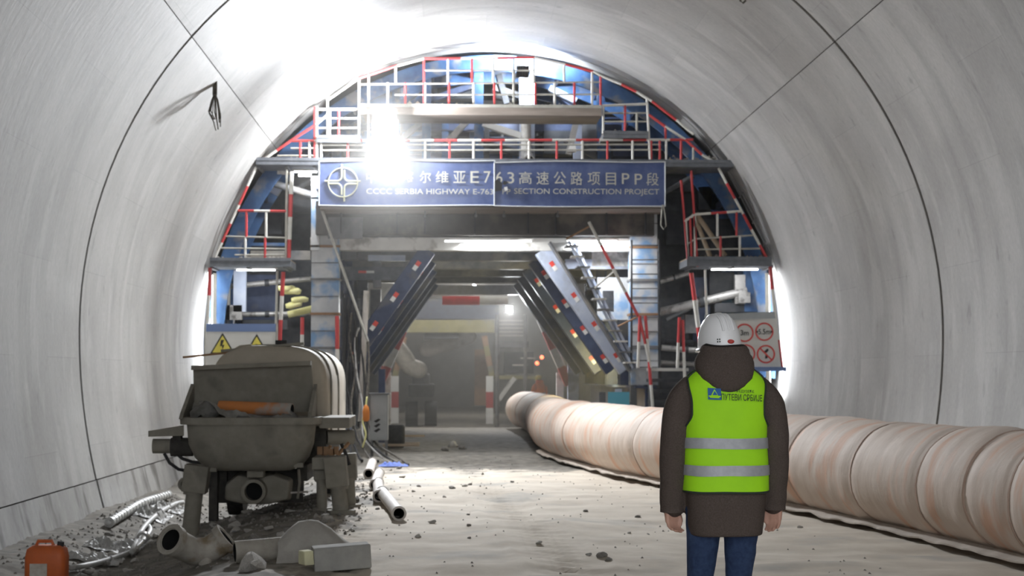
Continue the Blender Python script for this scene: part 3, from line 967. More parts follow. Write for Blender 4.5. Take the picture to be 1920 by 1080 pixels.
for k in range(5):
    part('ladder_step', MB().span(gp(1218, 690 + 20*k, 31.0), gp(1284, 696 + 20*k, 31.5)), 'white_paint' if k == 0 else 'dark_steel')
for x in (1216, 1282):
    part('ladder_side', MB().span(gp(x, 690, 31.0), gp(x + 5, 790, 31.05)), 'grey_steel')
# rung ladder up the column
for x in (1184, 1236):
    part('ladder_side', MB().tube(gp(x, 450, 31.2), gp(x, 690, 31.2), 0.022, 6), 'dark_steel')
for k in range(9):
    part('ladder_step', MB().tube(gp(1184, 460 + 27*k, 31.2), gp(1236, 460 + 27*k, 31.2), 0.014, 6), 'grey_steel')
# pump side: diagonal hand rail, uprights, cable riser
part('stair_rail', MB().tube(gp(603, 392, 30.9), gp(690, 640, 30.9), 0.03, 6), 'rail_grey')
part('stair_rail', MB().tube(gp(687, 545, 31.0), gp(676, 790, 31.0), 0.055, 8), 'pale_pipe')
for k in range(7):
    part('riser_bar', MB().tube(gp(642 + 6*k, 545 + 6*k, 31.3), gp(642 + 5*k, 800, 31.3), 0.025, 6), 'dark_steel')
rail([(567, 595), (566, 660)], [], [], Y=31.0, seg=0.4, r=0.035)
rail([(632, 592), (633, 780)], [], [], Y=30.9, seg=0.6, r=0.04)
for (x0, x1, y0, y1, m) in ((640, 670, 462, 488, 'grey_steel'), (690, 760, 478, 490, 'pale_blue_steel'), (700, 715, 452, 540, 'grey_steel'), (640, 770, 500, 526, 'deck_steel'), (735, 768, 452, 466, 'white_paint'), (670, 690, 526, 560, 'dark_steel')):
    part('frame_plate', MB().span(gp(x0, y0, 32.6), gp(x1, y1, 32.75)), m)
mk = gp(672, 512, 32.55)
part('reflective_marker', MB().span(mk, mk + V(0.16, 0.01, 0.05), 0).span(mk + V(0.16, 0, 0), mk + V(0.32, 0.01, 0.05), 1), ['tape_red', 'tape_white'])
for (x0, x1, y0, y1, m) in ((1157, 1176, 455, 485, 'grey_steel'), (1110, 1190, 470, 500, 'white_paint'), (1060, 1190, 486, 505, 'pale_blue_steel'), (1120, 1185, 520, 600, 'column_paint'), (1130, 1150, 545, 585, 'dark_steel')):
    part('frame_plate', MB().span(gp(x0, y0, 32.3), gp(x1, y1, 32.4)), m)
# rear portal painted in red and white bands
yr = 44.6
b = MB()
for k in range(8):
    b.span((GC - 1.75 + 0.4375 * k, yr - 0.15, 3.76), (GC - 1.75 + 0.4375 * (k + 1), yr + 0.15, 4.02), 1 if k in (7,) else 0)
part('rear_beam', b, ['rail_white', 'rail_red'])
part('rear_beam', MB().span((GC-0.9, yr+0.3, 3.5), (GC+0.15, yr+0.5, 3.74), 1).span((GC+0.15, yr+0.3, 3.5), (GC+0.95, yr+0.5, 3.74), 0), ['rail_white', 'rail_red'])
for s in (-1, 1):
    for dy, dx in ((0, 0), (0.9, 0.1)):
        p0, p1 = V(GC + s*(1.55 + dx), yr + dy, 3.75), V(GC + s*(2.62 + dx), yr + dy, 1.25)
        b = MB()
        for k in range(5):
            b.beam(p0.lerp(p1, k/5), p0.lerp(p1, (k+1)/5), 0.2, 0.26, V(0, 1, 0), k % 2)
        part('rear_brace', b, ['rail_red', 'rail_white'])
    part('rear_column', MB().beam(V(GC + s*2.75, yr, 0.0), V(GC + s*2.75, yr, 3.9), 0.3, 0.3), 'pale_blue_steel' if s > 0 else 'grey_steel')
    part('rear_column', MB().beam(V(GC + s*2.45, yr + 1.0, 0.0), V(GC + s*2.45, yr + 1.0, 1.6), 0.2, 0.2), 'white_paint')

# ------------------------------------------------------------------ banners, boards and lamps that hang on the carriage
XU, ZU, NM = V(1, 0, 0), V(0, 0, 1), V(0, -1, 0)


def px_letters(parent, body, m, x0, x1, y0, y1, Y, bold=0.0, name='lettering'):
    """Lettering between pixel columns x0..x1 and rows y0..y1 on the plane Y."""
    a = at(x0, y1, Y); b = at(x1, y0, Y)
    return letters(name, body, m, parent, a, XU, ZU, b.x - a.x, b.z - a.z, NM, bold, 0.004)


def banner(x0, x1, yt0, yt1, yb0, yb1, Y, label):
    n = 26
    base = at((x0 + x1) / 2, yb0, Y)
    t = thing('banner', label, 'banner', base, 'two halves of the blue project banner')
    rows = []
    for k in range(n + 1):
        f = k / n
        a = at(lerp(x0, x1, f), lerp(yb0, yb1, f) + 1.0 * math.sin(f * 5), Y)
        b = at(lerp(x0, x1, f), lerp(yt0, yt1, f) + 1.2 * math.sin(f * 7 + 2), Y)
        rows.append([a, b, b + V(0, 0.03, 0), a + V(0, 0.03, 0)])
    MB().rings(rows).build('sheet', 'sign_blue', t)
    for q in (0, 1):
        MB().path([r[q] - V(0, 0.008, 0) for r in rows], 0.012, 6).build('hem', 'sign_edge', t)
    for r in (rows[0], rows[-1]):
        MB().tube(r[0] - V(0, 0.006, 0), r[1] - V(0, 0.006, 0), 0.012, 6).build('hem', 'sign_edge', t)
    return t


YS = 30.55
b1 = banner(598, 928, 302, 301, 385, 386, YS, 'blue project banner half with round compass logo and CCCC SERBIA HIGHWAY lettering')
YL = YS - 0.012
for ch, x0, x1 in (('中', 687, 705), ('交', 720, 742), ('塞', 753, 775), ('尔', 787, 808), ('维', 817, 841), ('亚', 850, 873), ('E', 882, 898), ('7', 907, 920)):
    px_letters(b1, ch, 'sign_letter', x0, x1, 321, 343, YL, 0.004)
px_letters(b1, 'CCCC SERBIA HIGHWAY E-763', 'sign_letter', 687, 925, 354.5, 363.5, YL, 0.003)
# compass logo: a ring and four bent strokes
c = at(643, 342, YL - 0.004); r = 27.5 * YL / FPX
ringpts = [c + V(math.cos(k/40*2*math.pi)*r, 0, math.sin(k/40*2*math.pi)*r) for k in range(41)]
MB().path(ringpts, 0.011, 6).build('logo_ring', 'sign_logo', b1)
for sx, sz, lx, lz in ((-1, 1, 1.25, 1.25), (1, 1, 1.2, 0.85), (1, -1, 0.95, 1.3), (-1, -1, 1.0, 0.85)):
    g = 0.07 * r * 1.3
    pts = [c + V(sx * g, 0, sz * r * lz)]
    for k in range(9):
        a = k / 8 * math.pi / 2
        pts.append(c + V(sx * (g + 0.32*r*(1-math.cos(a))), 0, sz * (g + 0.32*r*(1-math.sin(a)))))
    pts.append(c + V(sx * r * lx, 0, sz * g))
    MB().path(pts, 0.016, 6, squash=0.5, up=V(0, 1, 0)).build('logo_stroke', 'sign_logo', b1)
b2 = banner(927, 1247, 304, 303, 386, 388, YS - 0.05, 'blue project banner half lettered SECTION CONSTRUCTION PROJECT, torn at its edge')
YL = YS - 0.065
for ch, x0, x1, y0, y1 in (('6', 930, 942, 322, 343), ('3', 951, 964, 323, 344), ('高', 973, 997, 322, 345), ('速', 1006, 1029, 322, 346), ('公', 1038, 1061, 322, 346), ('路', 1070, 1092, 322, 347), ('项', 1102, 1125, 323, 347),
                           ('目', 1136, 1155, 324, 347), ('P', 1166, 1180, 325, 345), ('P', 1190, 1204, 326, 346), ('段', 1212, 1235, 324, 348)):
    px_letters(b2, ch, 'sign_letter', x0, x1, y0, y1, YL, 0.004)
px_letters(b2, 'PP', 'sign_letter', 942, 957, 354.5, 364, YL, 0.003)
px_letters(b2, 'SECTION CONSTRUCTION PROJECT', 'sign_letter', 964, 1236, 354.5, 366.5, YL, 0.003)
MB().prism([(0, 0), (0.13, 0.02), (0.14, 0.16), (0.05, 0.24), (0, 0.2)], at(928, 359, YL - 0.01), XU, ZU, (0, -0.006, 0)).build('torn_hole', 'ink_black', b2)
MB().prism([(0, 0), (0.06, 0.01), (0.05, 0.08), (-0.01, 0.07)], at(946, 358, YL - 0.012), XU, ZU, (0, -0.02, 0)).build('torn_flap', 'tape_white', b2)
MB().prism([(0, 0), (0.05, -0.02), (0.12, 0.03), (0.03, 0.06)], at(942, 345, YL - 0.012), XU, ZU, (0, -0.02, 0)).build('torn_flap', 'ink_black', b2)

# loop of cord under the banner end
tag(MB().path([at(1242, 384, 30.49), at(1240, 405, 30.49), at(1239, 422, 30.49), at(1244, 430, 30.49), at(1249, 424, 30.49), at(1247, 405, 30.49), at(1244, 384, 30.49)], 0.012, 6).build('cord', 'rail_grey', smooth=True),
    'looped grey cord hanging under the lettered end of the blue banner', 'cord')


def disc(c, r, n=28, r0=0.0):
    if r0:
        return [(c[0] + math.cos(2*math.pi*k/n)*r, c[1] + math.sin(2*math.pi*k/n)*r) for k in range(n)]
    return [(c[0] + math.cos(2*math.pi*k/n)*r, c[1] + math.sin(2*math.pi*k/n)*r) for k in range(n)]


# electricity warning board
YB = 30.7
w1 = thing('warning_board', 'white board with blue band and yellow electric warning triangles behind the pump', 'sign board', at(452, 730, YB))
MB().span(at(384, 607, YB), at(520, 735, YB + 0.03)).build('board', 'board_white', w1)
MB().span(at(384, 607, YB - 0.006), at(520, 622, YB)).build('header_band', 'board_band', w1)
px_letters(w1, 'ОПАСНОСТ', 'rail_grey', 415, 487, 611, 618, YB - 0.008) if False else None
for (cx, ty) in ((417, 624), (481, 626)):
    Y = YB - 0.006
    a, b_, d = at(cx, ty, Y), at(cx - 23, ty + 39, Y), at(cx + 23, ty + 39, Y)
    MB().prism([(0, 0), (d.x - b_.x, 0), ((d.x - b_.x)/2, a.z - b_.z)], b_, XU, ZU, (0, -0.004, 0)).build('warning_border', 'ink_black', w1)
    a, b_, d = at(cx, ty + 5, Y - 0.006), at(cx - 19, ty + 37, Y - 0.006), at(cx + 19, ty + 37, Y - 0.006)
    MB().prism([(0, 0), (d.x - b_.x, 0), ((d.x - b_.x)/2, a.z - b_.z)], b_, XU, ZU, (0, -0.004, 0)).build('warning_triangle', 'warn_yellow', w1)
    o = at(cx, ty + 33, Y - 0.014)
    if cx < 450:
        MB().prism([(0.0, 0.0), (0.035, 0.11), (-0.005, 0.10), (0.03, 0.2), (-0.03, 0.2), (-0.045, 0.075), (-0.005, 0.085)], o, XU, ZU, (0, -0.004, 0)).build('bolt_symbol', 'ink_black', w1)
    else:
        MB().prism(disc((0, 0.09), 0.05), o, XU, ZU, (0, -0.004, 0)).build('round_symbol', 'ink_black', w1)
MB().tube(at(385, 606, YB), at(383, 745, YB), 0.02, 6).build('board_post', 'rail_grey', w1)
MB().tube(at(519, 606, YB), at(518, 745, YB), 0.02, 6).build('board_post', 'rail_grey', w1)

# limits board
YB = 30.7
w2 = thing('limits_board', 'white board of four red-ringed traffic limit signs behind the white helmet', 'sign board', at(1400, 692, YB))
pts = [at(1322, 692, YB), at(1465, 690, YB), at(1452, 584, YB), at(1322, 590, YB)]
MB().hexa([p for p in pts] + [p + V(0, 0.03, 0) for p in pts]).build('board', 'board_white', w2)
pts = [at(1322, 602, YB - 0.005), at(1454, 597, YB - 0.005), at(1452, 584, YB - 0.005), at(1322, 590, YB - 0.005)]
MB().hexa([p for p in pts] + [p + V(0, 0.004, 0) for p in pts]).build('header_band', 'cabinet_grey', w2)
MB().span(at(1320, 688, YB - 0.12), at(1470, 696, YB + 0.1)).build('ledge', 'board_band', w2)
for cx, cy, txt in ((1396, 624, '3m'), (1433, 622, '5.5m'), (1399, 663, '10'), (1436, 664, None)):
    Y = YB - 0.006
    o = at(cx, cy, Y); rr = 17.5 * Y / FPX
    b = MB()
    n = 32
    vs = [o + V(math.cos(2*math.pi*k/n)*q, -d, math.sin(2*math.pi*k/n)*q) for d in (0, 0.005) for q in (rr, rr*0.83) for k in range(n)]
    fs = []
    for k in range(n):
        k2 = (k + 1) % n
        fs += [(k, k2, n+k2, n+k), (2*n+k, 3*n+k, 3*n+k2, 2*n+k2), (k, 2*n+k, 2*n+k2, k2), (n+k, n+k2, 3*n+k2, 3*n+k)]
    rg = b.add(vs, fs).build('prohibition_ring', 'ring_red', w2)
    if txt:
        w = 22 if len(txt) > 2 else 15
        px_letters(w2, txt, 'ink_black', cx - w/2, cx + w/2, cy - 5, cy + 5, Y, 0.01)
    if txt == '5.5m':
        for s in (-1, 1):
            MB().prism([(0, 0.03), (s*0.035, 0), (0, -0.03)], at(cx + s*12.0, cy, Y - 0.004), XU, ZU, (0, -0.003, 0)).build('arrow_mark', 'ink_black', w2)
    if not txt:
        MB().prism([(-0.045, 0.03), (0.02, 0.09), (0.05, 0.06), (0.0, 0.0)], at(cx + 1, cy - 2, Y - 0.002), XU, ZU, (0, -0.003, 0)).build('pictogram', 'ink_black', w2)
        MB().prism([(-0.03, -0.09), (0.02, -0.08), (0.03, -0.03), (-0.02, -0.02)], at(cx + 1, cy, Y - 0.002), XU, ZU, (0, -0.003, 0)).build('pictogram', 'ink_black', w2)
        MB().beam(o + V(-rr*0.62, -0.008, rr*0.62), o + V(rr*0.62, -0.008, -rr*0.62), 0.03, 0.004, V(0, 1, 0)).build('prohibition_bar', 'ring_red', w2)


def flood(px, py, Y, size, direction, power, label, spread=165, glow='lamp_glow', color=(0.93, 0.96, 1.0), group=None, wide=False):
    """LED floodlight: finned housing, frame, glowing face, yoke, and its own light."""
    c = at(px, py, Y)
    d = Vector(direction).normalized()
    a, b = frame_of(d)
    t = thing('floodlight', label, 'lamp', c, group)
    hx, hz = size
    mb = MB()
    mb.hexa([c + a*x*hx/2 + b*z*hz/2 - d*q for q in (0.0, 0.07) for x, z in ((-1, -1), (1, -1), (1, 1), (-1, 1))])
    mb.build('housing', 'lamp_black', t)
    for k in range(5):
        o = c + a * hx * (-0.4 + 0.2 * k) - d * 0.09
        MB().hexa([o + a*x*0.006 + b*z*hz*0.42 - d*q for q in (-0.02, 0.02) for x, z in ((-1, -1), (1, -1), (1, 1), (-1, 1))]).build('cooling_fin', 'lamp_black', t)
    MB().hexa([c + a*x*hx*0.44 + b*z*hz*0.44 + d*q for q in (0.001, 0.006) for x, z in ((-1, -1), (1, -1), (1, 1), (-1, 1))]).build('lamp_face', glow, t)
    MB().path([c + a*hx*0.56, c + a*hx*0.56 - b*hz*0.62 - d*0.02, c - a*hx*0.56 - b*hz*0.62 - d*0.02, c - a*hx*0.56], 0.014, 6).build('yoke', 'grey_steel', t)
    if wide:                        # bare wide-angle emitter: the housing alone shades what lies behind it
        L = point_light('floodlight_beam', c, power, color, 0.10)
        L.parent = t
        L.location = d * 0.13
        return t
    L = area_light('floodlight_beam', c + d * 0.02, d, power, hx*0.85, hz*0.85, color, spread)
    L.parent = t
    L.location = d * 0.02
    return t


flood(722, 226, 30.36, (0.43, 0.43), (-0.1, -1, 0.05), FLOOD_W, 'bright floodlight, the higher of two glaring on the railing', wide=True, group='twin floodlights on the railing')
flood(722, 274, 30.36, (0.43, 0.43), (0.10, -1, -0.46), FLOOR_W, 'bright floodlight, the lower of two glaring over the banner', 85, group='twin floodlights on the railing')
flood(980, 131, 31.1, (0.26, 0.26), (0.0, 0.8, 0.75), CROWN_W, 'black floodlight seen from behind, lighting the blue form crown', glow='far_glow', color=(0.85, 0.92, 1.0))


def tube_lamp(x0, x1, py, Y, power, label, direction=(0, 0.1, -1), group=None):
    a, b = at(x0, py, Y), at(x1, py, Y)
    t = thing('tube_lamp', label, 'lamp', (a + b) / 2, group)
    MB().beam(a, b, 0.07, 0.03).build('batten', 'white_paint', t)
    MB().tube(a + V(0.04, 0, -0.035), b + V(-0.04, 0, -0.035), 0.016, 10).build('glow_tube', 'tube_glow', t, smooth=True)
    L = area_light('tube_light', (a + b) / 2, direction, power, (b - a).length, 0.05, (0.96, 0.98, 1.0))
    L.parent = t; L.location = V(0, 0, -0.07)
    return t


def upright_tube(px, y0, y1, Y, power, side, label):
    a, b = at(px, y0, Y), at(px, y1, Y)
    b.x = a.x
    t = thing('tube_lamp', label, 'lamp', (a + b) / 2)
    MB().beam(a, b, 0.07, 0.03).build('batten', 'rail_grey', t)
    MB().tube(a + V(side*0.04, 0, -0.04), b + V(side*0.04, 0, 0.04), 0.016, 10).build('glow_tube', 'tube_glow', t, smooth=True)
    L = area_light('tube_light', a, (side, -0.12, 0), power, 0.05, (a - b).length, (0.96, 0.98, 1.0))
    L.parent = t; L.location = V(side * 0.075, 0, 0)
    return t


upright_tube(403, 512, 720, 31.45, TUBE_W, -1, 'upright white tube lamp beside the warning board lighting the lining')
tube_lamp(440, 520, 503, 31.2, TUBE_W * 0.15, 'white tube lamp under the walkway above the warning board', (-0.2, 0.2, -1))
upright_tube(1438, 512, 740, 31.45, TUBE_W, 1, 'upright white tube lamp beside the limits board lighting the lining')
tube_lamp(1330, 1425, 502, 31.2, TUBE_W * 0.15, 'white tube lamp under the walkway above the limits board', (0.2, 0.2, -1))
tube_lamp(548, 598, 319, 31.35, TUBE_W * 0.5, 'short white tube lamp beside the compass-logo end of the banner', (0.2, 0.3, -1))
tube_lamp(830, 1000, 449, 31.3, WALKLAMP_W, 'long tube lamp under the header box over the passage', (0.15, 0.25, -1))
t = tube_lamp(1060, 1160, 449, 31.3, WALKLAMP_W, 'tube lamp under the header box over the stair', (0.2, 0.3, -1))

# ------------------------------------------------------------------ trailer concrete pump
YP = 17.5
PX, PY = at(463, 800, YP).x, YP + 0.47
pg = gz(PX, PY) 
P0 = thing('concrete_pump', 'mud-caked grey trailer concrete pump with open hopper and rounded tan hood', 'concrete pump', (PX, PY + 1.2, -0.30))


def pp(px, py, dy=0.0):
    return at(px, py, YP + dy)


def rrect(cx, cy, z, a, b, n=40, e=4.0):
    out = []
    for k in range(n):
        t = 2*math.pi*k/n
        c, s = math.cos(t), math.sin(t)
        out.append(V(cx + a*math.copysign(abs(c)**(2/e), c), cy + b*math.copysign(abs(s)**(2/e), s), z))
    return out


rows = [rrect(PX+0.02, PY, 0.46, 0.42, 0.22), rrect(PX+0.02, PY, 0.50, 0.53, 0.29), rrect(PX+0.01, PY, 0.60, 0.62, 0.37), rrect(PX, PY, 0.75, 0.68, 0.42), rrect(PX, PY, 0.97, 0.70, 0.445),
        rrect(PX, PY, 0.97, 0.77, 0.475), rrect(PX, PY, 1.045, 0.775, 0.48), rrect(PX, PY, 1.05, 0.70, 0.43), rrect(PX, PY, 0.90, 0.64, 0.40)]
hop = MB().rings(rows).build('hopper', 'pump_coat', P0, smooth=50)
# concrete left in the hopper
b = MB()
rr = [[V(PX + x*0.63, PY + y*0.39, 0.985 + 0.22*max(0, noise.noise(V(x*2.2, y*2.2, 4)) + 0.25 - 0.45*x) + 0.05*noise.noise(V(x*9, y*9, 2))) for x in [i/24*2-1 for i in range(25)]] for y in [j/14*2-1 for j in range(15)]]
b.rings(rr, closed=False).build('slurry', 'slurry', hop, smooth=True)
# splash plate with lip and wings
yb = PY + 0.44
tl, tr, bl, br = pp(362, 689, 0.9), pp(584, 680, 0.9), pp(364, 772, 0.9), pp(588, 772, 0.9)
sp = MB().hexa([bl, br, br + V(0, .05, 0), bl + V(0, .05, 0), tl, tr, tr + V(0, .05, 0), tl + V(0, .05, 0)]).build('splash_plate', 'pump_coat', P0)
MB().hexa([tl + V(0, -.14, -.03), tr + V(0, -.14, -.03), tr + V(0, .05, -.03), tl + V(0, .05, -.03), tl + V(0, -.14, .02), tr + V(0, -.14, .02), tr + V(0, .05, .02), tl + V(0, .05, .02)]).build('lip', 'pump_coat', sp)
for s, q in ((-1, bl), (1, br)):
    MB().prism([(0, 0), (-0.8, 0), (-0.72, 0.06), (0, 0.38)], V(q.x + (0.0 if s > 0 else -0.04), q.y, 1.03), (0, 1, 0), (0, 0, 1), (0.04, 0, 0)).build('side_wing', 'pump_coat', sp)
# rounded hood
hx0, hx1 = at(392, 700, 18.7).x, at(612, 700, 18.7).x
hcx, ha = (hx0 + hx1)/2, (hx1 - hx0)/2


def hood_ring(y, grow=0.0, top=1.86):
    pts = []
    n = 28
    for k in range(n + 1):
        t = math.pi * k / n
        c, s = math.cos(t), math.sin(t)
        pts.append(V(hcx + (ha+grow)*math.copysign(abs(c)**0.62, c), y, 1.28 + (top - 1.28 + grow)*abs(s)**0.62))
    return [V(hcx + ha + grow, y, 0.72)] + pts + [V(hcx - ha - grow, y, 0.72)]


hd = MB().rings([hood_ring(18.75, -0.06, 1.84), hood_ring(18.8, -0.015), hood_ring(18.9), hood_ring(22.2), hood_ring(22.3, -0.05, 1.82)]).build('hood', 'pump_hood', P0, smooth=50)
for y in (19.35, 20.6):
    MB().rings([hood_ring(y, 0.004), hood_ring(y, 0.022), hood_ring(y + 0.07, 0.022), hood_ring(y + 0.07, 0.004)], caps=False).build('hood_rib', 'pump_coat' if y > 19.3 else 'pump_hood', hd, smooth=50)
    MB().rings([hood_ring(y + 0.08, 0.001), hood_ring(y + 0.08, 0.006), hood_ring(y + 0.105, 0.006), hood_ring(y + 0.105, 0.001)], caps=False).build('hood_gap', 'pump_dark', hd)
cpt = at(527, 640, 19.4)
MB().tube(V(cpt.x, 19.4, 1.82), V(cpt.x, 19.4, 1.93), 0.07, 14).build('exhaust_cap', 'rubber', P0, smooth=True)
MB().tube(at(343, 670, 18.85), at(440, 660, 18.85), 0.014, 6).build('top_rod', 'rust', P0)
MB().beam(at(415, 658, 18.85), at(570, 644, 18.85), 0.08, 0.03).build('top_strip', 'pump_coat', P0)
MB().path([at(440, 655, 18.9), at(450, 649, 18.9), at(470, 647, 18.9), at(480, 653, 18.9)], 0.012, 6).build('lift_handle', 'pump_hood', P0)
# chassis
for x in (hcx - 0.45, hcx + 0.45):
    MB().span((x-0.06, PY+0.2, 0.32), (x+0.06, 22.3, 0.50)).build('chassis_beam', 'pump_dark', P0)
MB().span((hcx-0.6, 18.5, 0.5), (hcx+0.6, 22.2, 0.75)).build('machine_bed', 'pump_dark', P0)
for s in (-1, 1):
    wx = hcx + s*0.62
    MB().tube(V(wx-0.1, 20.9, 0.05), V(wx+0.1, 20.9, 0.05), 0.34, 24).build('tyre', 'rubber', P0, smooth=40)
    MB().tube(V(wx-0.11, 20.9, 0.05), V(wx+0.11, 20.9, 0.05), 0.18, 16).build('wheel_rim', 'pump_coat', P0, smooth=40)
for y in (19.2, 20.0):
    MB().tube(V(hcx-0.25, y, 0.18), V(hcx+0.3, y, 0.18), 0.16, 14).build('under_tank', 'pump_coat', P0, smooth=40)
# outlet casting with open pipe mouth
oc = pp(475, 922, 0.28)
ob_ = MB().rings([[V(oc.x + dx, oc.y + 0.18 + dy, oc.z + dz) for dx, dz in prof] for dy, prof in
                  ((0.0, ((-.34, -.10), (-.12, -.15), (.12, -.15), (.36, -.10), (.38, .10), (.2, .17), (.0, .13), (-.2, .17), (-.33, .06))),
                   (0.25, ((-.36, -.12), (-.12, -.17), (.12, -.17), (.38, -.12), (.40, .12), (.2, .2), (.0, .18), (-.2, .2), (-.35, .08))))]).build('outlet_casting', 'pump_coat', P0, bevel=0.03)
MB().pipe([oc + V(0, 0.2, 0), oc + V(0, 0.06, 0), oc], 0.135, 0.10, 22).build('outlet_flange', 'pump_coat', ob_, smooth=40)
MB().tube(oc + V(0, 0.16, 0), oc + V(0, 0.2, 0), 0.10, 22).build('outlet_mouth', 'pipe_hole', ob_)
MB().span(oc + V(-0.08, 0.05, 0.15), oc + V(0.1, 0.3, 0.26)).build('top_lug', 'pump_coat', ob_, bevel=0.01)
MB().span(oc + V(-0.5, 0.5, -0.16), oc + V(0.5, 0.56, 0.22)).build('rear_plate', 'pump_dark', P0)


# stabiliser legs
def leg(px, w, ytop, ybot, dy, lean=0.0):
    a, c = pp(px, ytop, dy), pp(px + lean, ybot, dy)
    zf = gz(c.x, c.y) - 0.02
    m = a.lerp(c, 0.45)
    l = MB().beam(a, m, w, w, V(0, 1, 0)).build('stabiliser_leg', 'pump_coat', P0, bevel=0.01)
    MB().tube(m + (a - m) * 0.1, V(c.x, c.y, zf), w*0.36, 12).build('leg_ram', 'pump_coat', l, smooth=40)
    MB().tube(m + V(0, 0, -0.02), m + V(0, 0, 0.05), w*0.48, 12).build('leg_collar', 'pump_coat', l, smooth=40)
    MB().tube(V(c.x, c.y, zf), V(c.x, c.y, zf + 0.05), w*0.65, 12).build('leg_foot', 'pump_coat', l, smooth=40)
    return l


l1 = leg(372, 0.26, 872, 985, 0.2, -16)
MB().pipe([pp(350, 908, 0.2) + V(-0.02, -0.02, 0), pp(350, 908, 0.2) + V(-0.02, 0.04, 0)], 0.075, 0.04, 16).build('lifting_eye', 'pump_coat', l1)
MB().span(pp(392, 880, 0.35), pp(410, 975, 0.5)).build('leg_bracket', 'pump_dark', l1)
leg(602, 0.16, 858, 950, 0.3, 2)
leg(628, 0.24, 856, 982, 0.15, 12)
leg(652, 0.20, 850, 955, 1.3, 4)
MB().span(pp(585, 858, 0.1), pp(640, 876, 0.6)).build('leg_bridge', 'pump_coat', P0, bevel=0.01)
# hydraulic motor, shelf and hoses on the wall side
mo = pp(345, 838, 0.45)
mm = MB().tube(mo + V(0.1, 0, 0), mo + V(-0.14, 0, 0), 0.105, 14).build('hydraulic_motor', 'pump_dark', P0, smooth=40)
MB().tube(mo + V(-0.12, 0, 0.01), mo + V(-0.34, 0, 0.01), 0.082, 14).build('motor_can', 'pump_coat', mm, smooth=40)
MB().box(mo + V(-0.07, 0, 0.06), (0.09, 0.16, 0.13)).build('valve_block', 'pump_dark', mm)
MB().hexa([pp(278, 819, 0.3), pp(345, 817, 0.3), pp(345, 817, 0.9), pp(278, 819, 0.9), pp(278, 808, 0.3), pp(345, 797, 0.3), pp(345, 797, 0.9), pp(278, 808, 0.9)]).build('wing_shelf', 'pump_coat', P0)
for pts in (((308, 850), (318, 868), (335, 880), (358, 884)), ((330, 850), (342, 860), (360, 866), (380, 868))):
    MB().path([pp(x, y, 0.42) for x, y in pts], 0.018, 8).build('hose', 'rubber', P0, smooth=True)
# shelf and tank on the passage side
MB().span(pp(598, 783, 0.5), pp(667, 797, 1.7)).build('wing_shelf', 'pump_coat', P0, bevel=0.01)
tk = pp(612, 820, 0.9)
MB().tube(tk, tk + V(0.30, 0.1, 0.0), 0.085, 14).build('oil_tank', 'pump_coat', P0, smooth=40)
MB().span(pp(590, 800, 0.8), pp(615, 850, 1.1)).build('valve_block', 'pump_dark', P0)
for k, pts in enumerate((((620, 835), (612, 850), (600, 858)), ((640, 832), (648, 850), (655, 872)), ((655, 830), (640, 845), (630, 860)))):
    MB().path([pp(x, y, 0.85) for x, y in pts], 0.02, 8).build('hose', 'rust' if k != 1 else 'rubber', P0, smooth=True)
for x, y in ((398, 880), (560, 872)):
    MB().box(pp(x, y, 0.25), (0.1, 0.06, 0.05)).build('clamp_lug', 'pump_coat', P0)
MB().path([pp(560, 880, 0.4), pp(562, 905, 0.4), pp(558, 935, 0.4)], 0.016, 6).build('drain_pipe', 'pump_coat', P0)
MB().tube(pp(545, 924, 0.4), pp(578, 922, 0.4), 0.012, 6).build('drain_handle', 'pale_pipe', P0)
for x in (600, 612, 622, 630):
    MB().box(pp(x, 845 + (x % 3) * 4, 0.7), (0.06, 0.06, 0.09)).build('hose_coupling', 'rust', P0)

# steel pipe lying in the hopper
a, c = pp(412, 763, 0.62), pp(548, 768, 0.42)
tag(MB().pipe([a, c], 0.072, 0.058, 18, 0, 1).build('steel_pipe', ['orange_pipe', 'pipe_hole'], smooth=40), 'orange rusty steel pipe lying inside the pump hopper', 'pipe')

# ------------------------------------------------------------------ the walking person
def ell(cx, cy, z, a, b, n=48, e=2.3):
    return rrect(cx, cy, z, a, b, n, e)


TORSO = [(0.715, 0.180, 0.150, 0.000), (0.80, 0.190, 0.158, 0.0), (0.93, 0.200, 0.160, 0.0), (1.05, 0.198, 0.152, 0.0), (1.20, 0.196, 0.145, 0.0), (1.32, 0.203, 0.142, -0.005), (1.41, 0.206, 0.132, -0.008),
         (1.46, 0.196, 0.120, -0.008), (1.50, 0.165, 0.105, -0.004), (1.535, 0.118, 0.090, 0.0), (1.56, 0.080, 0.078, 0.005)]


def torso_ring(z, grow=0.0, n=64):
    a, b, yo = interp(TORSO, z)
    return ell(0, yo, z, a + grow, b + grow, n, 2.6)


def back_y(x, z, grow=0.0):
    a, b, yo = interp(TORSO, z)
    a += grow; b += grow
    e = 2.6
    return yo - b * max(0.0, 1 - abs(x / a) ** e) ** (1 / e)


def limb(mb, pts, rs, n=14, sub=4):
    """Smooth tapered limb through joints."""
    P, R = [], []
    pts = [Vector(p) for p in pts]
    for i in range(len(pts) - 1):
        p0, p1, p2, p3 = pts[max(i-1, 0)], pts[i], pts[i+1], pts[min(i+2, len(pts)-1)]
        for k in range(sub):
            t = k / sub
            P.append(0.5 * ((2*p1) + (p2-p0)*t + (2*p0-5*p1+4*p2-p3)*t*t + (3*p1-p0-3*p2+p3)*t**3))
            R.append(lerp(rs[i], rs[i+1], t))
    P.append(pts[-1]); R.append(rs[-1])
    mb.path(P, R, n)
    mb.ball(pts[0], rs[0], 12, 8); mb.ball(pts[-1], rs[-1], 12, 8)
    return mb


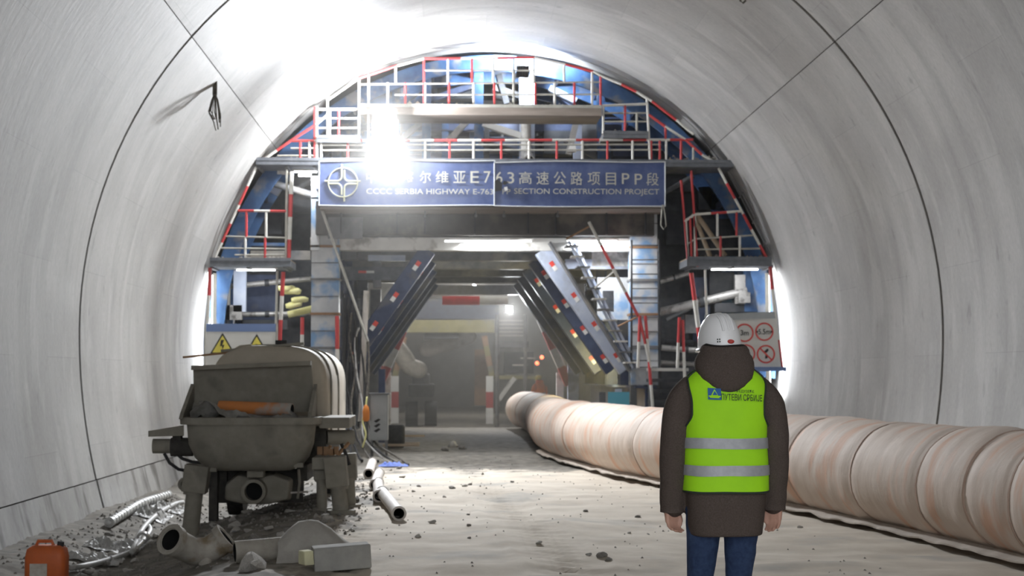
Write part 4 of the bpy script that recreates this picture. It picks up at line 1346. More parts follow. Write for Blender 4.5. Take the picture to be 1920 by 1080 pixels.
def shift(mb, o, yaw=0.0, sc=1.0):
    c, s = math.cos(yaw), math.sin(yaw)
    mb.v = [Vector((o[0] + sc*(v.x*c - v.y*s), o[1] + sc*(v.x*s + v.y*c), o[2] + sc*v.z)) for v in mb.v]
    return mb


def fuse(o, voxel, it=6, f=0.5):
    md = o.modifiers.new('fuse', 'REMESH'); md.mode = 'VOXEL'; md.voxel_size = voxel; md.use_smooth_shade = True
    s = o.modifiers.new('relax', 'SMOOTH'); s.iterations = it; s.factor = f
    return o


def hand(mb, w, side, curl=0.5):
    """Right or left hand hanging from wrist w: palm, four fingers, thumb. Palm faces the thigh (inward = -side)."""
    w = Vector(w)
    al = math.radians(58)           # the palm is turned back, thumb towards the thigh
    I = V(-side * math.cos(al), -math.sin(al), 0)
    Fw = V(-side * math.sin(al), math.cos(al), 0)
    D = V(0, 0, -1)
    pc = [w, w + D*0.035 + Fw*0.004, w + D*0.085 + Fw*0.006 + I*0.006]
    for dy in (-0.024, -0.008, 0.008, 0.024):
        mb.path([w + Fw*dy*0.7 + D*0.0, w + Fw*dy + D*0.04, w + Fw*dy*1.15 + D*0.088 + I*0.008], [0.019, 0.0175, 0.0135], 10)
    for dy, L in ((-0.030, 0.060), (-0.010, 0.076), (0.010, 0.082), (0.029, 0.073)):
        p = w + Fw*dy + D*0.085 + I*0.008
        a1, a2, a3 = curl*0.6, curl*1.3, curl*1.9
        q = [p]
        for a, l in ((a1, 0.42), (a2, 0.33), (a3, 0.25)):
            q.append(q[-1] + (D*math.cos(a) + I*math.sin(a)) * L * l)
        mb.path(q, [0.0100, 0.0095, 0.0086, 0.0072], 8)
        mb.ball(q[-1], 0.0072, 8, 6)
    q = [w + Fw*0.020 + D*0.025, w + Fw*0.042 + D*0.052 + I*0.012, w + Fw*0.046 + D*0.080 + I*0.022, w + Fw*0.040 + D*0.102 + I*0.028]
    mb.path(q, [0.0145, 0.0120, 0.0105, 0.0080], 8)
    mb.ball(q[-1], 0.0080, 8, 6)


def make_person(o, yaw, label, colours, full=True, sc=1.0):
    o = Vector(o)
    T = thing('person', label, 'person', o)

    def put(name, mb, m, parent=None, **k):
        return shift(mb, o, yaw, sc).build(name, m, parent or T, **k)
    wl, wr = V(-0.262, 0.035, 0.845), V(0.258, 0.055, 0.855)
    elb = {-1: V(-0.262, -0.015, 1.13), 1: V(0.258, -0.015, 1.13)}
    hip = {-1: V(-0.100, 0, 0.86), 1: V(0.085, 0, 0.86)}
    knee = {-1: V(-0.118, 0.05, 0.47), 1: V(0.068, 0.02, 0.48)}
    ank = {-1: V(-0.118, -0.10, 0.13), 1: V(0.070, 0.06, 0.09)}
    hd = V(-0.012, 0.035, 1.635)
    # body: one continuous skin
    b = MB()
    b.rings([ell(0, yo, z, a*0.82, bb*0.8, 24) for z, a, bb, yo in TORSO])
    b.path([V(0, 0.0, 1.50), V(-0.005, 0.012, 1.56), hd + V(0, 0, -0.02)], [0.062, 0.058, 0.055], 14)
    b.ball(hd, 0.1, 20, 14, (0.76, 0.95, 1.10))
    b.ball(hd + V(-0.01, 0.035, -0.055), 0.06, 14, 10, (0.9, 0.85, 0.9))
    b.ball(hd + V(-0.025, 0.105, -0.02), 0.018, 10, 8, (0.8, 1.2, 1.3))
    b.ball(hd + V(-0.022, 0.092, -0.062), 0.02, 10, 6, (1.2, 0.6, 0.5))
    for s in (-1, 1):
        b.ball(hd + V(s*0.077, 0.0, -0.01), 0.026, 10, 8, (0.45, 0.8, 1.2))
        b.ball(hd + V(s*0.03 - 0.02, 0.083, 0.012), 0.014, 8, 6)
        w = wl if s < 0 else wr
        limb(b, [V(s*0.19, 0, 1.43), elb[s], w], [0.05, 0.042, 0.030])
        hand(b, w + V(0, 0, 0.018), s, 0.75 if s < 0 else 0.6)
        limb(b, [hip[s], knee[s], ank[s]], [0.07, 0.05, 0.038])
        b.path([ank[s] + V(0, -0.02, -0.03), ank[s] + V(0, 0.06, -0.05), ank[s] + V(0, 0.13, -0.06)], [0.035, 0.035, 0.025], 10)
    fuse(put('body', b, 'skin'), 0.0055 * (1 if full else 2), 3, 0.5)
    for s in (-1, 1):
        put('eye', MB().ball(hd + V(s*0.03 - 0.02, 0.091, 0.012), 0.011, 8, 6), 'tape_white')
    # hair at the nape
    put('hair', MB().ball(hd + V(0.0, -0.02, 0.012), 0.1, 20, 12, (0.82, 0.88, 0.98)), 'hair', smooth=True)
    # trousers
    b = MB()
    b.rings([ell(-0.008, 0, z, a, bb, 24) for z, a, bb in ((0.62 + 0.10, 0.155, 0.11), (0.80, 0.165, 0.12), (0.92, 0.165, 0.12))])
    for s in (-1, 1):
        k, an = knee[s], ank[s]
        limb(b, [hip[s] + V(0, 0, -0.02), hip[s].lerp(k, 0.5) + V(0, -0.012, 0), k, k.lerp(an, 0.35) + V(0, -0.03, 0), an], [0.098, 0.081, 0.064, 0.064, 0.052])
    b.v = [v + V(0, 0, 0) + noise.noise_vector(V(v.x*14, v.y*14, v.z*22)) * 0.006 for v in b.v]
    fuse(put('jeans', b, colours['jeans']), 0.009, 4)
    for s in (-1, 1):
        a = ank[s]
        tilt = -0.5 if s < 0 else 0.0
        b = MB()
        rows = []
        for y, z, w, h in ((-0.085, 0.0, 0.030, 0.04), (-0.06, 0.0, 0.042, 0.07), (0.0, 0.0, 0.045, 0.075), (0.07, -0.012, 0.048, 0.055), (0.13, -0.022, 0.045, 0.042), (0.175, -0.03, 0.025, 0.028)):
            rows.append([V(a.x + w*math.cos(t), a.y + y*math.cos(tilt) - (z)*math.sin(tilt), a.z - 0.045 + z + h*math.sin(t)*0.75 + y*math.sin(tilt)) for t in [2*math.pi*q/14 for q in range(14)]])
        b.rings(rows)
        b.path([a + V(0, -0.01, 0.0), a + V(0, -0.005, 0.09)], [0.052, 0.056], 14)
        zmin = min(v.z for v in b.v)
        b.v = [v + V(0, 0, 0.0 - zmin) if s > 0 else v + V(0, 0, 0.0 - zmin) for v in b.v]
        fuse(put('boot', b, 'boot'), 0.008, 3)
    # padded jacket with sleeves
    b = MB()
    b.rings([torso_ring(z, 0.0) for z in (0.715, 0.72, 0.76, 0.80, 0.86, 0.93, 1.0, 1.05, 1.12, 1.2, 1.26, 1.32, 1.37, 1.41, 1.44, 1.46, 1.48, 1.50, 1.52, 1.535, 1.55)])
    for s in (-1, 1):
        w = wl if s < 0 else wr
        limb(b, [V(s*0.165, -0.004, 1.425), V(s*0.226, -0.012, 1.34), elb[s] + V(-s*0.008, 0, 0), w + V(-s*0.006, 0, 0.012)], [0.074, 0.076, 0.069, 0.0625], 18, 6)
    b.v = [v + noise.noise_vector(V(v.x*9, v.y*9, v.z*16)) * 0.006 for v in b.v]
    jk = fuse(put('jacket', b, colours['jacket']), 0.008, 5)
    for s in (-1, 1):
        w = wl if s < 0 else wr
        put('cuff', MB().pipe([w + V(-s*0.006, 0, -0.022), w + V(-s*0.006, -0.001, 0.02)], 0.0605, 0.050, 22, 0, 1), [colours['jacket'], 'jacket_lining'], jk, smooth=True)
    # hood lying on the back
    rows = []
    for z, a, bb, yo in ((1.412, 0.022, 0.018, -0.132), (1.424, 0.052, 0.040, -0.124), (1.447, 0.090, 0.068, -0.105), (1.483, 0.128, 0.098, -0.078), (1.53, 0.148, 0.118, -0.050), (1.565, 0.146, 0.124, -0.036), (1.595, 0.134, 0.120, -0.028), (1.610, 0.120, 0.112, -0.024),
                         (1.622, 0.122, 0.114, -0.02), (1.640, 0.112, 0.108, -0.012), (1.650, 0.098, 0.098, -0.008), (1.640, 0.086, 0.088, -0.006), (1.58, 0.078, 0.082, 0.0)):
        rows.append([v + noise.noise_vector(v * 11) * 0.008 for v in ell(-0.004, yo, z, a, bb, 44, 2.2)])
    b = MB().rings(rows)
    b.m = [0] * len(b.m)
    n = 44
    for i in range(8 * n, len(b.m)):
        b.m[i] = 1 if i >= 9 * n else 0
    put('hood', b, [colours['jacket'], 'jacket_lining'], jk, smooth='all')
    put('hood_seam', MB().path([V(0.02, -0.168, 1.43), V(0.018, -0.1755, 1.47), V(0.014, -0.166, 1.53), V(0.012, -0.147, 1.59)], 0.0035, 6), colours['jacket'], jk)
    # vest
    zs = [0.932 + 0.02 * k for k in range(30)]
    zs = [z for z in zs if z <= 1.525]
    n = 64
    g = 0.012

    def vest_grid(zlist, grow, lim):
        rows_ = [[p + noise.noise_vector(V(p.x*7, p.y*7, p.z*7)) * 0.004 for p in torso_ring(z, grow, n)] for z in zlist]
        vs = [p for r_ in rows_ for p in r_]
        fs = []
        for i in range(len(zlist) - 1):
            for k in range(n):
                k2 = (k + 1) % n
                q = (i*n+k, i*n+k2, (i+1)*n+k2, (i+1)*n+k)
                cx = sum(vs[j].x for j in q) / 4; cz = sum(vs[j].z for j in q) / 4
                if lim and cz > 1.24 and abs(cx) > 0.172 - 0.02 * smooth(1.24, 1.32, cz) + 0.018 * smooth(1.36, 1.46, cz):
                    continue
                fs.append(q)
        return MB().add(vs, fs)
    b = vest_grid([0.932 + 0.02 * k for k in range(16)], g, False)      # below the armholes: all round

    def panel_half(z):
        a_ = interp(TORSO, z)[0] + g
        return min(a_ - 0.001, lerp(a_ - 0.001, 0.177, smooth(1.225, 1.31, z)) + 0.014 * smooth(1.36, 1.46, z))
    zu = [1.232 + 0.0125 * k for k in range(25)]
    for sgn in (1, -1):             # back and front panels up to the shoulders
        rows_ = []
        for z in zu:
            h_ = panel_half(z)
            yo = interp(TORSO, z)[2]
            row = []
            for k in range(33):
                x = h_ * (k / 16 - 1)
                by = back_y(x, z, g)
                p = V(x, by if sgn > 0 else 2 * yo - by, z)
                row.append(p + noise.noise_vector(V(p.x*7, p.y*7, p.z*7)) * 0.004)
            rows_.append(row if sgn > 0 else row[::-1])
        b.rings(rows_, closed=False)
    ve = put('vest', b, colours['vest'], fix=False, smooth='all')
    sd = ve.modifiers.new('cloth', 'SOLIDIFY'); sd.thickness = 0.004; sd.offset = 0; sd.use_rim = False
    for z0, z1 in ((1.140, 1.192), (1.010, 1.060)):
        tp = put('reflective_band', vest_grid([lerp(z0, z1, k/3) for k in range(4)], g + 0.0065, False), 'reflective_tape', ve, fix=False, smooth='all')
    put('hem_trim', vest_grid([0.926, 0.936], g + 0.004, False), 'vest_trim', ve, fix=False)
    for s in (-1, 1):
        pts = [V(s * panel_half(z), back_y(s * panel_half(z), z, g + 0.004), z) for z in zu]
        put('armhole_trim', MB().path(pts, 0.005, 6), 'vest_trim', ve, smooth=True)
    if full:
        def on_back(ob):
            org = ORG[ob.name]
            for v in ob.data.vertices:
                q = v.co + org - o
                v.co.y = o.y + back_y(q.x, q.z, g + 0.013) - org.y
        sx = lambda px: (px - 1358) / 379.7
        sz = lambda py: 1.5 - (py - 705) / 379.7
        for body, m, x0, x1, y0, y1, drop in (('ПУТЕВИ СРБИЈЕ', 'print_dark', 1342, 1420, 739, 751, 3.0), ('ЈАВНО ПРЕДУЗЕЋЕ', 'print_dark', 1344, 1404, 731, 737, 2.0)):
            a = o + V(sx(x0), -0.2, sz(y1))
            t = letters('lettering', body, m, ve, a, XU, V(0, 0, 1), (x1-x0)/379.7, (y1-y0)/379.7, NM, 0.003 if y0 > 735 else 0.0, 0)
            for v in t.data.vertices:
                f = (v.co.x + ORG[t.name].x - a.x) / ((x1-x0)/379.7)
                v.co.z -= f * drop / 379.7
            on_back(t)

        def flat(name, polys, m, lift=0.0):
            b = MB()
            for poly in polys:
                b.add([V(sx(x), back_y(sx(x), sz(y), g + 0.0125 + lift), sz(y)) for x, y in poly], [list(range(len(poly)))])
            return shift(b, o).build(name, m, ve, fix=False)
        flat('logo_block', [[(1318, 750), (1342, 751), (1342, 730), (1318, 729)]], 'print_blue')
        flat('logo_road', [[(1321, 747), (1339, 748), (1330, 731)], ], 'hi_vis', 0.001)
        flat('logo_peak', [[(1326, 742), (1335, 742), (1330, 734)]], 'print_blue', 0.0016)
        flat('logo_bar', [[(1319, 745), (1341, 746), (1341, 743.4), (1319, 742.6)]], 'hi_vis', 0.002)
    # safety helmet
    hy = 0.28
    hc = hd + V(-0.004, -0.005, 0.0)
    rows = []
    for t in (0.0, 0.06, 0.16, 0.30, 0.46, 0.62, 0.78, 0.90, 0.97):
        cs = math.cos(t * math.pi / 2) ** 0.72
        rows.append([V(0.103 * cs * math.cos(q), 0.130 * cs * math.sin(q), 0.165 * math.sin(t * math.pi / 2)) for q in [2*math.pi*k/40 for k in range(40)]])
    # lower skirt flaring to the brim, longer in front
    sk = [[V((0.105 + e * 0.010) * math.cos(q), (0.132 + e * (0.010 + 0.045 * max(0, math.sin(q)) ** 2)) * math.sin(q), -0.012 * e - 0.010 * e * max(0, math.sin(q))) for q in [2*math.pi*k/40 for k in range(40)]] for e in (1.0, 0.5)]

    def hmap(p):
        c, s = math.cos(hy), math.sin(hy)
        q = V(p.x*c - p.y*s, p.x*s + p.y*c, p.z)
        tl = -0.05
        q = V(q.x*math.cos(tl) + q.z*math.sin(tl), q.y, -q.x*math.sin(tl) + q.z*math.cos(tl))
        return hc + V(0, 0, 0.005) + q
    inner = [[p * 0.96 for p in r_] for r_ in [sk[0]]]
    b = MB().rings([[hmap(p) for p in r_] for r_ in sk + rows], caps=True)
    he = put('helmet', b, colours['helmet'], smooth='all')
    for x in (-0.028, 0.0, 0.028):
        pts = []
        for k in range(13):
            a = math.radians(lerp(28, 152, k / 12))
            cy, cz = math.cos(a), math.sin(a)
            rz = math.sqrt(max(0.0, 1 - (x / 0.105) ** 2))
            t = math.asin(min(1, cz))
            cs = math.cos(t) ** 0.72
            pts.append(hmap(V(x, math.copysign(0.130 * cs * rz, cy), 0.165 * math.sin(t) * (rz ** 0.8) + 0.001)))
        put('helmet_ridge', MB().path(pts, 0.006, 8), colours['helmet'], he, smooth=True)
    put('adjuster_knob', MB().ball(hmap(V(0.0, -0.130, 0.022)), 0.018, 12, 8, (1, 0.4, 0.6)), 'helmet_red', he, smooth=True)
    for k in range(4):
        put('helmet_print', MB().ball(hmap(V(-0.062 + 0.010*(k % 2), -0.112 - 0.004*(k % 2), 0.024 + 0.012 * (k // 2))), 0.0036, 6, 4), 'print_dark', he)
    return T


YM = 7.9
PXM = at(1358, 800, YM).x
make_person(V(PXM, YM, gz(PXM, YM)), 0.0, 'person in white helmet, brown hooded coat and lime vest walking towards the formwork',
            dict(jeans='jeans', jacket='jacket', vest='hi_vis', helmet='helmet_white'))

# ------------------------------------------------------------------ ventilation duct on the ground
DP = [(5.35, 3.5), (5.2, 8.0), (4.98, 11.0), (4.78, 13.0), (4.45, 15.5), (4.12, 17.6), (3.65, 19.8), (3.22, 21.7), (2.62, 25.0), (2.22, 28.5), (2.12, 31.5), (2.22, 34.0), (2.32, 38.0), (2.3, 42.0), (2.2, 46.5)]


def spline(pts, step):
    P = [Vector((x, y, 0)) for x, y in pts]
    out = []
    for i in range(len(P) - 1):
        p0, p1, p2, p3 = P[max(i-1, 0)], P[i], P[i+1], P[min(i+2, len(P)-1)]
        k = max(2, int((p2 - p1).length / step))
        for j in range(k):
            t = j / k
            out.append(0.5 * ((2*p1) + (p2-p0)*t + (2*p0-5*p1+4*p2-p3)*t*t + (3*p1-p0-3*p2+p3)*t**3))
    out.append(P[-1])
    return out


STRAPS = [9.6, 11.3, 12.35, 13.1, 14.1, 15.6, 17.3, 19.4, 22.4, 26.5, 30.4, 32.2, 36.5, 42]
axis = spline(DP, 0.07)


def duct_ring(p, d, grow=0.0, n=44, wr=1.0):
    sd = V(d.y, -d.x, 0)
    g = gz(p.x, p.y) * 0.5
    bulge = 0.0
    for s in STRAPS:
        bulge = max(bulge, math.exp(-((p.y - s) / 0.07) ** 2))
    out = []
    for k in range(n):
        t = 2*math.pi*k/n
        c, s = math.cos(t), math.sin(t)
        r = 0.55
        w = noise.noise(V(c*1.5, s*1.5, p.y*1.1))*0.018 + noise.noise(V(c*4, s*4, p.y*4.5))*0.006 + noise.noise(V(c*1.2 + 7, s*1.2, p.y*9))*0.007
        r += w*wr - 0.022*bulge + grow
        z = 0.535 + s * r * 0.955
        if z < 0.03:
            z = 0.03 + (z - 0.03) * 0.25
        out.append(p + sd * c * r + V(0, 0, z + g))
    return out


D0 = thing('air_duct', 'huge pinkish fabric ventilation duct lying along the tunnel floor', 'air duct', (4.4, 15.5, 0))
rows = []
sel = []
for i, p in enumerate(axis):
    if p.y > 34 and i % 4:
        continue
    d = (axis[min(i+1, len(axis)-1)] - axis[max(i-1, 0)]).normalized()
    sel.append((p, d))
    rows.append(duct_ring(p, d))
MB().rings(rows).build('duct_tube', 'duct_fabric', D0, smooth='all')
for s in STRAPS:
    p, d = min(sel, key=lambda q: abs(q[0].y - s))
    ra = duct_ring(p + d*(-0.012), d, 0.003); rb = duct_ring(p + d*0.012, d, 0.003)
    rc = duct_ring(p + d*0.010, d, 0.010); rd = duct_ring(p + d*(-0.010), d, 0.010)
    tl = 0.05 * math.sin(s * 3)
    rs = [[v + d * (tl * (v.z - 0.5)) for v in r_] for r_ in (ra, rd, rc, rb)]
    MB().rings(rs, caps=False).build('duct_strap', 'duct_band', D0, smooth=True)
# the flattened seam flap along the floor on the passage side
fl = []
for i, (p, d) in enumerate(sel):
    if p.y > 31:
        break
    sd = V(d.y, -d.x, 0)
    w = 0.03 + 0.05 * noise.noise(V(p.y * 1.3, 0, 0)) + 0.02 * noise.noise(V(p.y * 5, 2, 0))
    q0 = p - sd * 0.33; q1 = p - sd * (0.41 + w)
    zl = 0.05 + 0.035 * noise.noise(V(p.y * 2.1, 4, 0))
    a = V(q0.x, q0.y, 0.08); b_ = V(q1.x, q1.y, max(gz(q1.x, q1.y) + 0.02, zl))
    fl.append([a, b_, b_ + V(0, 0, 0.014), a + V(0, 0, 0.02)])
MB().rings(fl).build('seam_flap', 'duct_skirt', D0)

# ------------------------------------------------------------------ things lying about
def gpt(px, py):
    """Ground point seen at a pixel."""
    lo = None
    for k in range(800):
        Y = 8 + k * 0.04
        p = at(px, py, Y)
        if p.z < gz(p.x, p.y):
            return V(p.x, p.y, gz(p.x, p.y))
    return p


# orange jerry can by the wall
jc = at(88, 1060, 14.4); jz = gz(jc.x, 14.4)
J = thing('jerry_can', 'dirty orange plastic jerry can with pale label against the tunnel wall', 'jerry can', (jc.x, 14.4, jz))
jh = at(88, 1022, 14.4).z
rows = [rrect(jc.x, 14.4, z, a, b, 32, 5) for z, a, b in ((jz, 0.165, 0.10), (jz + 0.02, 0.18, 0.115), (jh - 0.10, 0.18, 0.115), (jh - 0.03, 0.165, 0.105), (jh, 0.12, 0.07))]
MB().rings(rows).build('can_body', 'can_orange', J, smooth=50)
MB().span((jc.x - 0.12, 14.4 - 0.122, jh - 0.26), (jc.x + 0.03, 14.4 - 0.112, jh - 0.15)).build('paper_label', 'can_label', J)
MB().path([V(jc.x - 0.1, 14.4, jh - 0.02), V(jc.x - 0.08, 14.4, jh + 0.035), V(jc.x + 0.04, 14.4, jh + 0.035), V(jc.x + 0.06, 14.4, jh - 0.02)], 0.017, 8).build('can_handle', 'can_orange', J, smooth=True)
MB().tube(V(jc.x + 0.11, 14.4, jh - 0.03), V(jc.x + 0.12, 14.4, jh + 0.03), 0.03, 12).build('screw_cap', 'rubber', J, smooth=True)

# pipe elbow with flange in front of the pump
Y = gpt(370, 1062).y
E0 = thing('pipe_elbow', 'mud-coated pipe elbow with round open mouth on the dirt before the pump', 'pipe', gpt(370, 1058))
q = [at(320, 1012, Y - 0.15), at(338, 1022, Y - 0.05), at(362, 1034, Y + 0.05), at(390, 1032, Y + 0.1), at(412, 1018, Y + 0.12), at(424, 1008, Y + 0.12)]
MB().pipe(q, 0.118, 0.092, 22, 0, 1).build('elbow_pipe', ['dirty_pipe', 'pipe_hole'], E0, smooth=40)
for p, d in ((q[0], q[1] - q[0]), (q[-1], q[-2] - q[-1])):
    d = d.normalized()
    MB().pipe([p - d*0.012, p + d*0.05], 0.136, 0.10, 22).build('flange', 'dirty_pipe', E0, smooth=40)
MB().tube(q[3] + V(-0.02, -0.05, -0.05), q[3] + V(0.0, -0.1, -0.16), 0.06, 14).build('elbow_stub', 'dirty_pipe', E0, smooth=40)

# pipe end, sacking and block
Y = gpt(500, 1056).y + 0.1
a, c = at(440, 1036, Y), at(600, 1022, Y + 0.2)
tag(MB().pipe([a, a.lerp(c, 0.5), c], 0.095, 0.078, 20, 0, 1).build('short_pipe', ['dirty_pipe', 'pipe_hole'], smooth=40), 'short dirty pipe half covered by grey sacking', 'pipe')
b = MB()
rows = []
sil = [(525, 1008, 1050), (540, 992, 1052), (560, 978, 1052), (580, 973, 1050), (598, 974, 1048), (620, 990, 1048), (645, 1012, 1046), (662, 1022, 1044)]
for i, (x, yt, yb_) in enumerate(sil):
    top = at(x, yt, Y + 0.12); bot = gpt(x, yb_)
    row = []
    for k in range(15):
        t = k / 14 * math.pi
        h = max(0.02, top.z - (bot.z - 0.02))
        row.append(V(top.x, top.y - 0.05 + 0.20 * math.cos(t), bot.z - 0.02 + h * math.sin(t) ** 0.8) + noise.noise_vector(V(x * 0.05, t * 3, 2)) * 0.022)
    rows.append(row)
tag(MB().rings(rows, closed=False).build('sacking', 'sacking', smooth='all'), 'grey sacking draped in a peak over a short pipe', 'sacking')
rot = Matrix.Rotation(0.16, 3, 'Z') @ Matrix.Rotation(-0.06, 3, 'Y')
Yb = gpt(640, 1068).y
p = at(640, 1044, Yb)
tag(MB().box(p, (105/3000*Yb, 0.24, 44/3000*Yb), rot).build('concrete_block', 'concrete_block', bevel=0.012), 'oblong grey concrete block beside the draped sacking', 'block')
p = at(574, 1045, Yb - 0.12)
tag(MB().box(p, (0.09, 0.12, 0.10), Matrix.Rotation(0.5, 3, 'Z')).jitter(0.02, 9).build('foam_piece', 'foam_yellow', bevel=0.01), 'small pale yellow foam lump against the concrete block', 'foam')

# line of slurry pipes on the floor
for k, (m, e, lb) in enumerate((((748, 968), (716, 927), 'pale steel pipe lying with its dark open end nearest of the row'), ((711, 934), (709, 908), 'pale steel pipe in the middle of the row on the floor'),
                                ((703, 912), (711, 889), 'short pale pipe farthest along the row on the floor'), ((691, 889), (698, 868), 'pipe end lying beside the cabinet foot'))):
    y0 = gpt(m[0], m[1] + 9).y; y1 = gpt(e[0], e[1] + 8).y
    if y1 < y0 + 0.5:
        y1 = y0 + 1.5
    a, c = at(*m, y0), at(*e, y1)
    a.z = gz(a.x, a.y) + 0.075; c.z = gz(c.x, c.y) + 0.075
    d = (c - a).normalized()
    t = thing('slurry_pipe', lb, 'pipe', V(a.x, a.y, a.z - 0.075), 'pipes in a row on the floor')
    MB().pipe([a, c], 0.070, 0.056, 18, 0, 1).build('pipe_wall', ['pale_pipe', 'pipe_hole'], t, smooth=40)
    MB().pipe([a, a + d*0.05], 0.079, 0.066, 18).build('pipe_collar', 'pale_pipe', t, smooth=40)
    MB().pipe([c - d*0.05, c], 0.079, 0.066, 18).build('pipe_collar', 'pale_pipe', t, smooth=40)

# switch cabinet
Y = 30.1
a, c = at(694, 740, Y), at(727, 838, Y)
K = thing('switch_cabinet', 'grey steel electrical cabinet on legs beside the passage', 'cabinet', (((a.x + c.x)/2), Y + 0.15, 0))
MB().span((a.x, Y, c.z + 0.12), (c.x, Y + 0.35, a.z)).build('cabinet_body', 'cabinet_grey', K, bevel=0.008)
MB().span((a.x + 0.03, Y - 0.012, c.z + 0.15), (c.x - 0.03, Y, a.z - 0.05)).build('cabinet_door', 'cabinet_grey', K)
MB().span((a.x - 0.03, Y - 0.05, a.z), (c.x + 0.03, Y + 0.38, a.z + 0.03)).build('cabinet_roof', 'grey_steel', K)
for k in range(3):
    MB().prism([(0, 0), (0.09, 0.05), (0.13, 0.03), (0.05, -0.03)], V(a.x + 0.07, Y - 0.014, c.z + 0.3 + 0.09*k), XU, ZU, (0, -0.004, 0)).build('black_mark', 'ink_black', K)
for x in (a.x + 0.03, c.x - 0.03):
    for y in (Y + 0.03, Y + 0.32):
        MB().span((x - 0.02, y - 0.02, gz(x, y)), (x + 0.02, y + 0.02, c.z + 0.13)).build('leg', 'grey_steel', K)

# cables hanging down the frame and trailing on the floor
for k in range(7):
    x = 645 + 7*k
    pts = [at(x, 560 + 14*k, 31.0), at(x + rng.uniform(-8, 6), 640, 31.0), at(x + rng.uniform(-8, 10), 700, 30.9), at(x + rng.uniform(-4, 12), 760, 30.7), at(x + rng.uniform(0, 16), 810, 30.4)]
    e = pts[-1]
    pts += [V(e.x + 0.1, 30.2, gz(e.x, 30.2) + 0.25), V(e.x + 0.2 + 0.05*k, 29.4, gz(e.x + .2, 29.4) + 0.03), V(e.x + 0.3 + 0.08*k, 28.3 - 0.2*k, gz(e.x + 0.3 + .08*k, 28.3 - .2*k) + 0.03)]
    b = MB(); limb(b, pts, [0.022] * len(pts), 8, 5)
    tag(b.build('cable', ('rubber', 'rubber', 'wire', 'rubber', 'ram_steel', 'rubber', 'wire')[k], smooth='all'), ('first', 'second', 'third', 'fourth', 'fifth', 'sixth', 'seventh')[k] + ' hanging cable counted from the pump hood along the frame', 'cable', 'cables down the frame')
pts = [at(688, 745, 30.3), at(685, 770, 30.2), at(680, 790, 30.2), at(686, 815, 30.1), at(680, 838, 30.0)]
b = MB(); limb(b, pts, [0.018] * 5, 8, 5)
tag(b.build('cable', 'bag_yellow', smooth='all'), 'thin yellow cable drooping beside the switch cabinet', 'cable')
o = at(686, 774, 30.0)
tag(MB().rings([rrect(o.x, o.y, o.z + dz, r1, r1*0.8, 14, 3) for dz, r1 in ((-0.16, 0.03), (-0.12, 0.06), (0.02, 0.07), (0.1, 0.05), (0.14, 0.02))]).jitter(0.02, 8).build('plug_box', 'cable_orange', smooth=True), 'orange plug box hanging on the cables by the cabinet', 'plug')
g0 = gpt(738, 875)
rows = [[V(g0.x + x*0.25, g0.y + y*0.2, g0.z + 0.02 + 0.09*max(0, noise.noise(V(x*2.5, y*2.5, 8)) + 0.3)*(1 - x*x)*(1 - y*y)) for x in [i/8*2-1 for i in range(17)] if True][:17] for y in [j/8-1 for j in range(17)]]
rows = [[V(g0.x + (i/8-1)*0.25, g0.y + (j/8-1)*0.2, g0.z + 0.015 + 0.12*max(0, noise.noise(V(i*0.5, j*0.5, 8)) + 0.3)*(1-(i/8-1)**2)*(1-(j/8-1)**2)) for i in range(17)] for j in range(17)]
tag(MB().rings(rows, closed=False).build('rag', 'rag_blue', smooth='all'), 'crumpled blue rag on the floor near the pipe ends', 'rag')
for k, (x, y, w) in enumerate(((760, 826, 0.6), (752, 834, 0.75), (775, 820, 0.5))):
    g = gpt(x, y + 8)
    tag(MB().box(g + V(0, 0, 0.03 + 0.05*k), (w, 0.18, 0.045), Matrix.Rotation(0.1*k - 0.1, 3, 'Z')).build('timber_board', 'wood'), ('weathered board lying beside the cabinet', 'longest weathered board beside the cabinet', 'short board lying on others beyond the cabinet')[k], 'board')

# hoses and plastic along the foot of the wall
for pts, r, m, nm, lb in ((((205, 992), (232, 975), (262, 958), (290, 946), (315, 938)), 0.055, 'silver_hose', 'corrugated_hose', 'silver corrugated hose along the wall foot'),
                          (((248, 1046), (262, 1010), (276, 992), (300, 970), (325, 954), (342, 949)), 0.032, 'plastic_sheet', 'hose', 'pale flat hose looping towards the pump leg'),
                          (((134, 1076), (180, 1066), (222, 1052), (256, 1040)), 0.028, 'plastic_sheet', 'hose', 'pale hose trailing beside the orange jerry can'),
                          (((250, 1040), (268, 1022), (282, 1000), (270, 985)), 0.024, 'silver_hose', 'hose', 'thin silver hose curling over crumpled plastic')):
    P3 = []
    for x, y in pts:
        g = gpt(x, y)
        P3.append(V(g.x, g.y, g.z + r + 0.02))
    b = MB(); limb(b, P3, [r] * len(P3), 10, 8)
    tag(b.build(nm, m, smooth='all'), lb, 'hose')
    if nm == 'corrugated_hose':
        ob = bpy.data.objects[nm]
        P4 = [Vector(p) for p in P3]
        for k in range(22):
            f = k / 21 * (len(P4) - 1)
            i = min(int(f), len(P4) - 2)
            c = P4[i].lerp(P4[i+1], f - i); d = (P4[i+1] - P4[i]).normalized()
            MB().pipe([c - d*0.012, c + d*0.012], r*1.13, r*0.9, 12).build('hose_ring', m, ob, smooth=True)
g = gpt(267, 1022)
tag(MB().pipe([g + V(0, 0, 0.07), g + V(0.0, 0.05, 0.085)], 0.07, 0.04, 14).build('hose_coupling', 'ram_steel', smooth=40), 'round metal hose coupling lying on crumpled plastic', 'coupling')
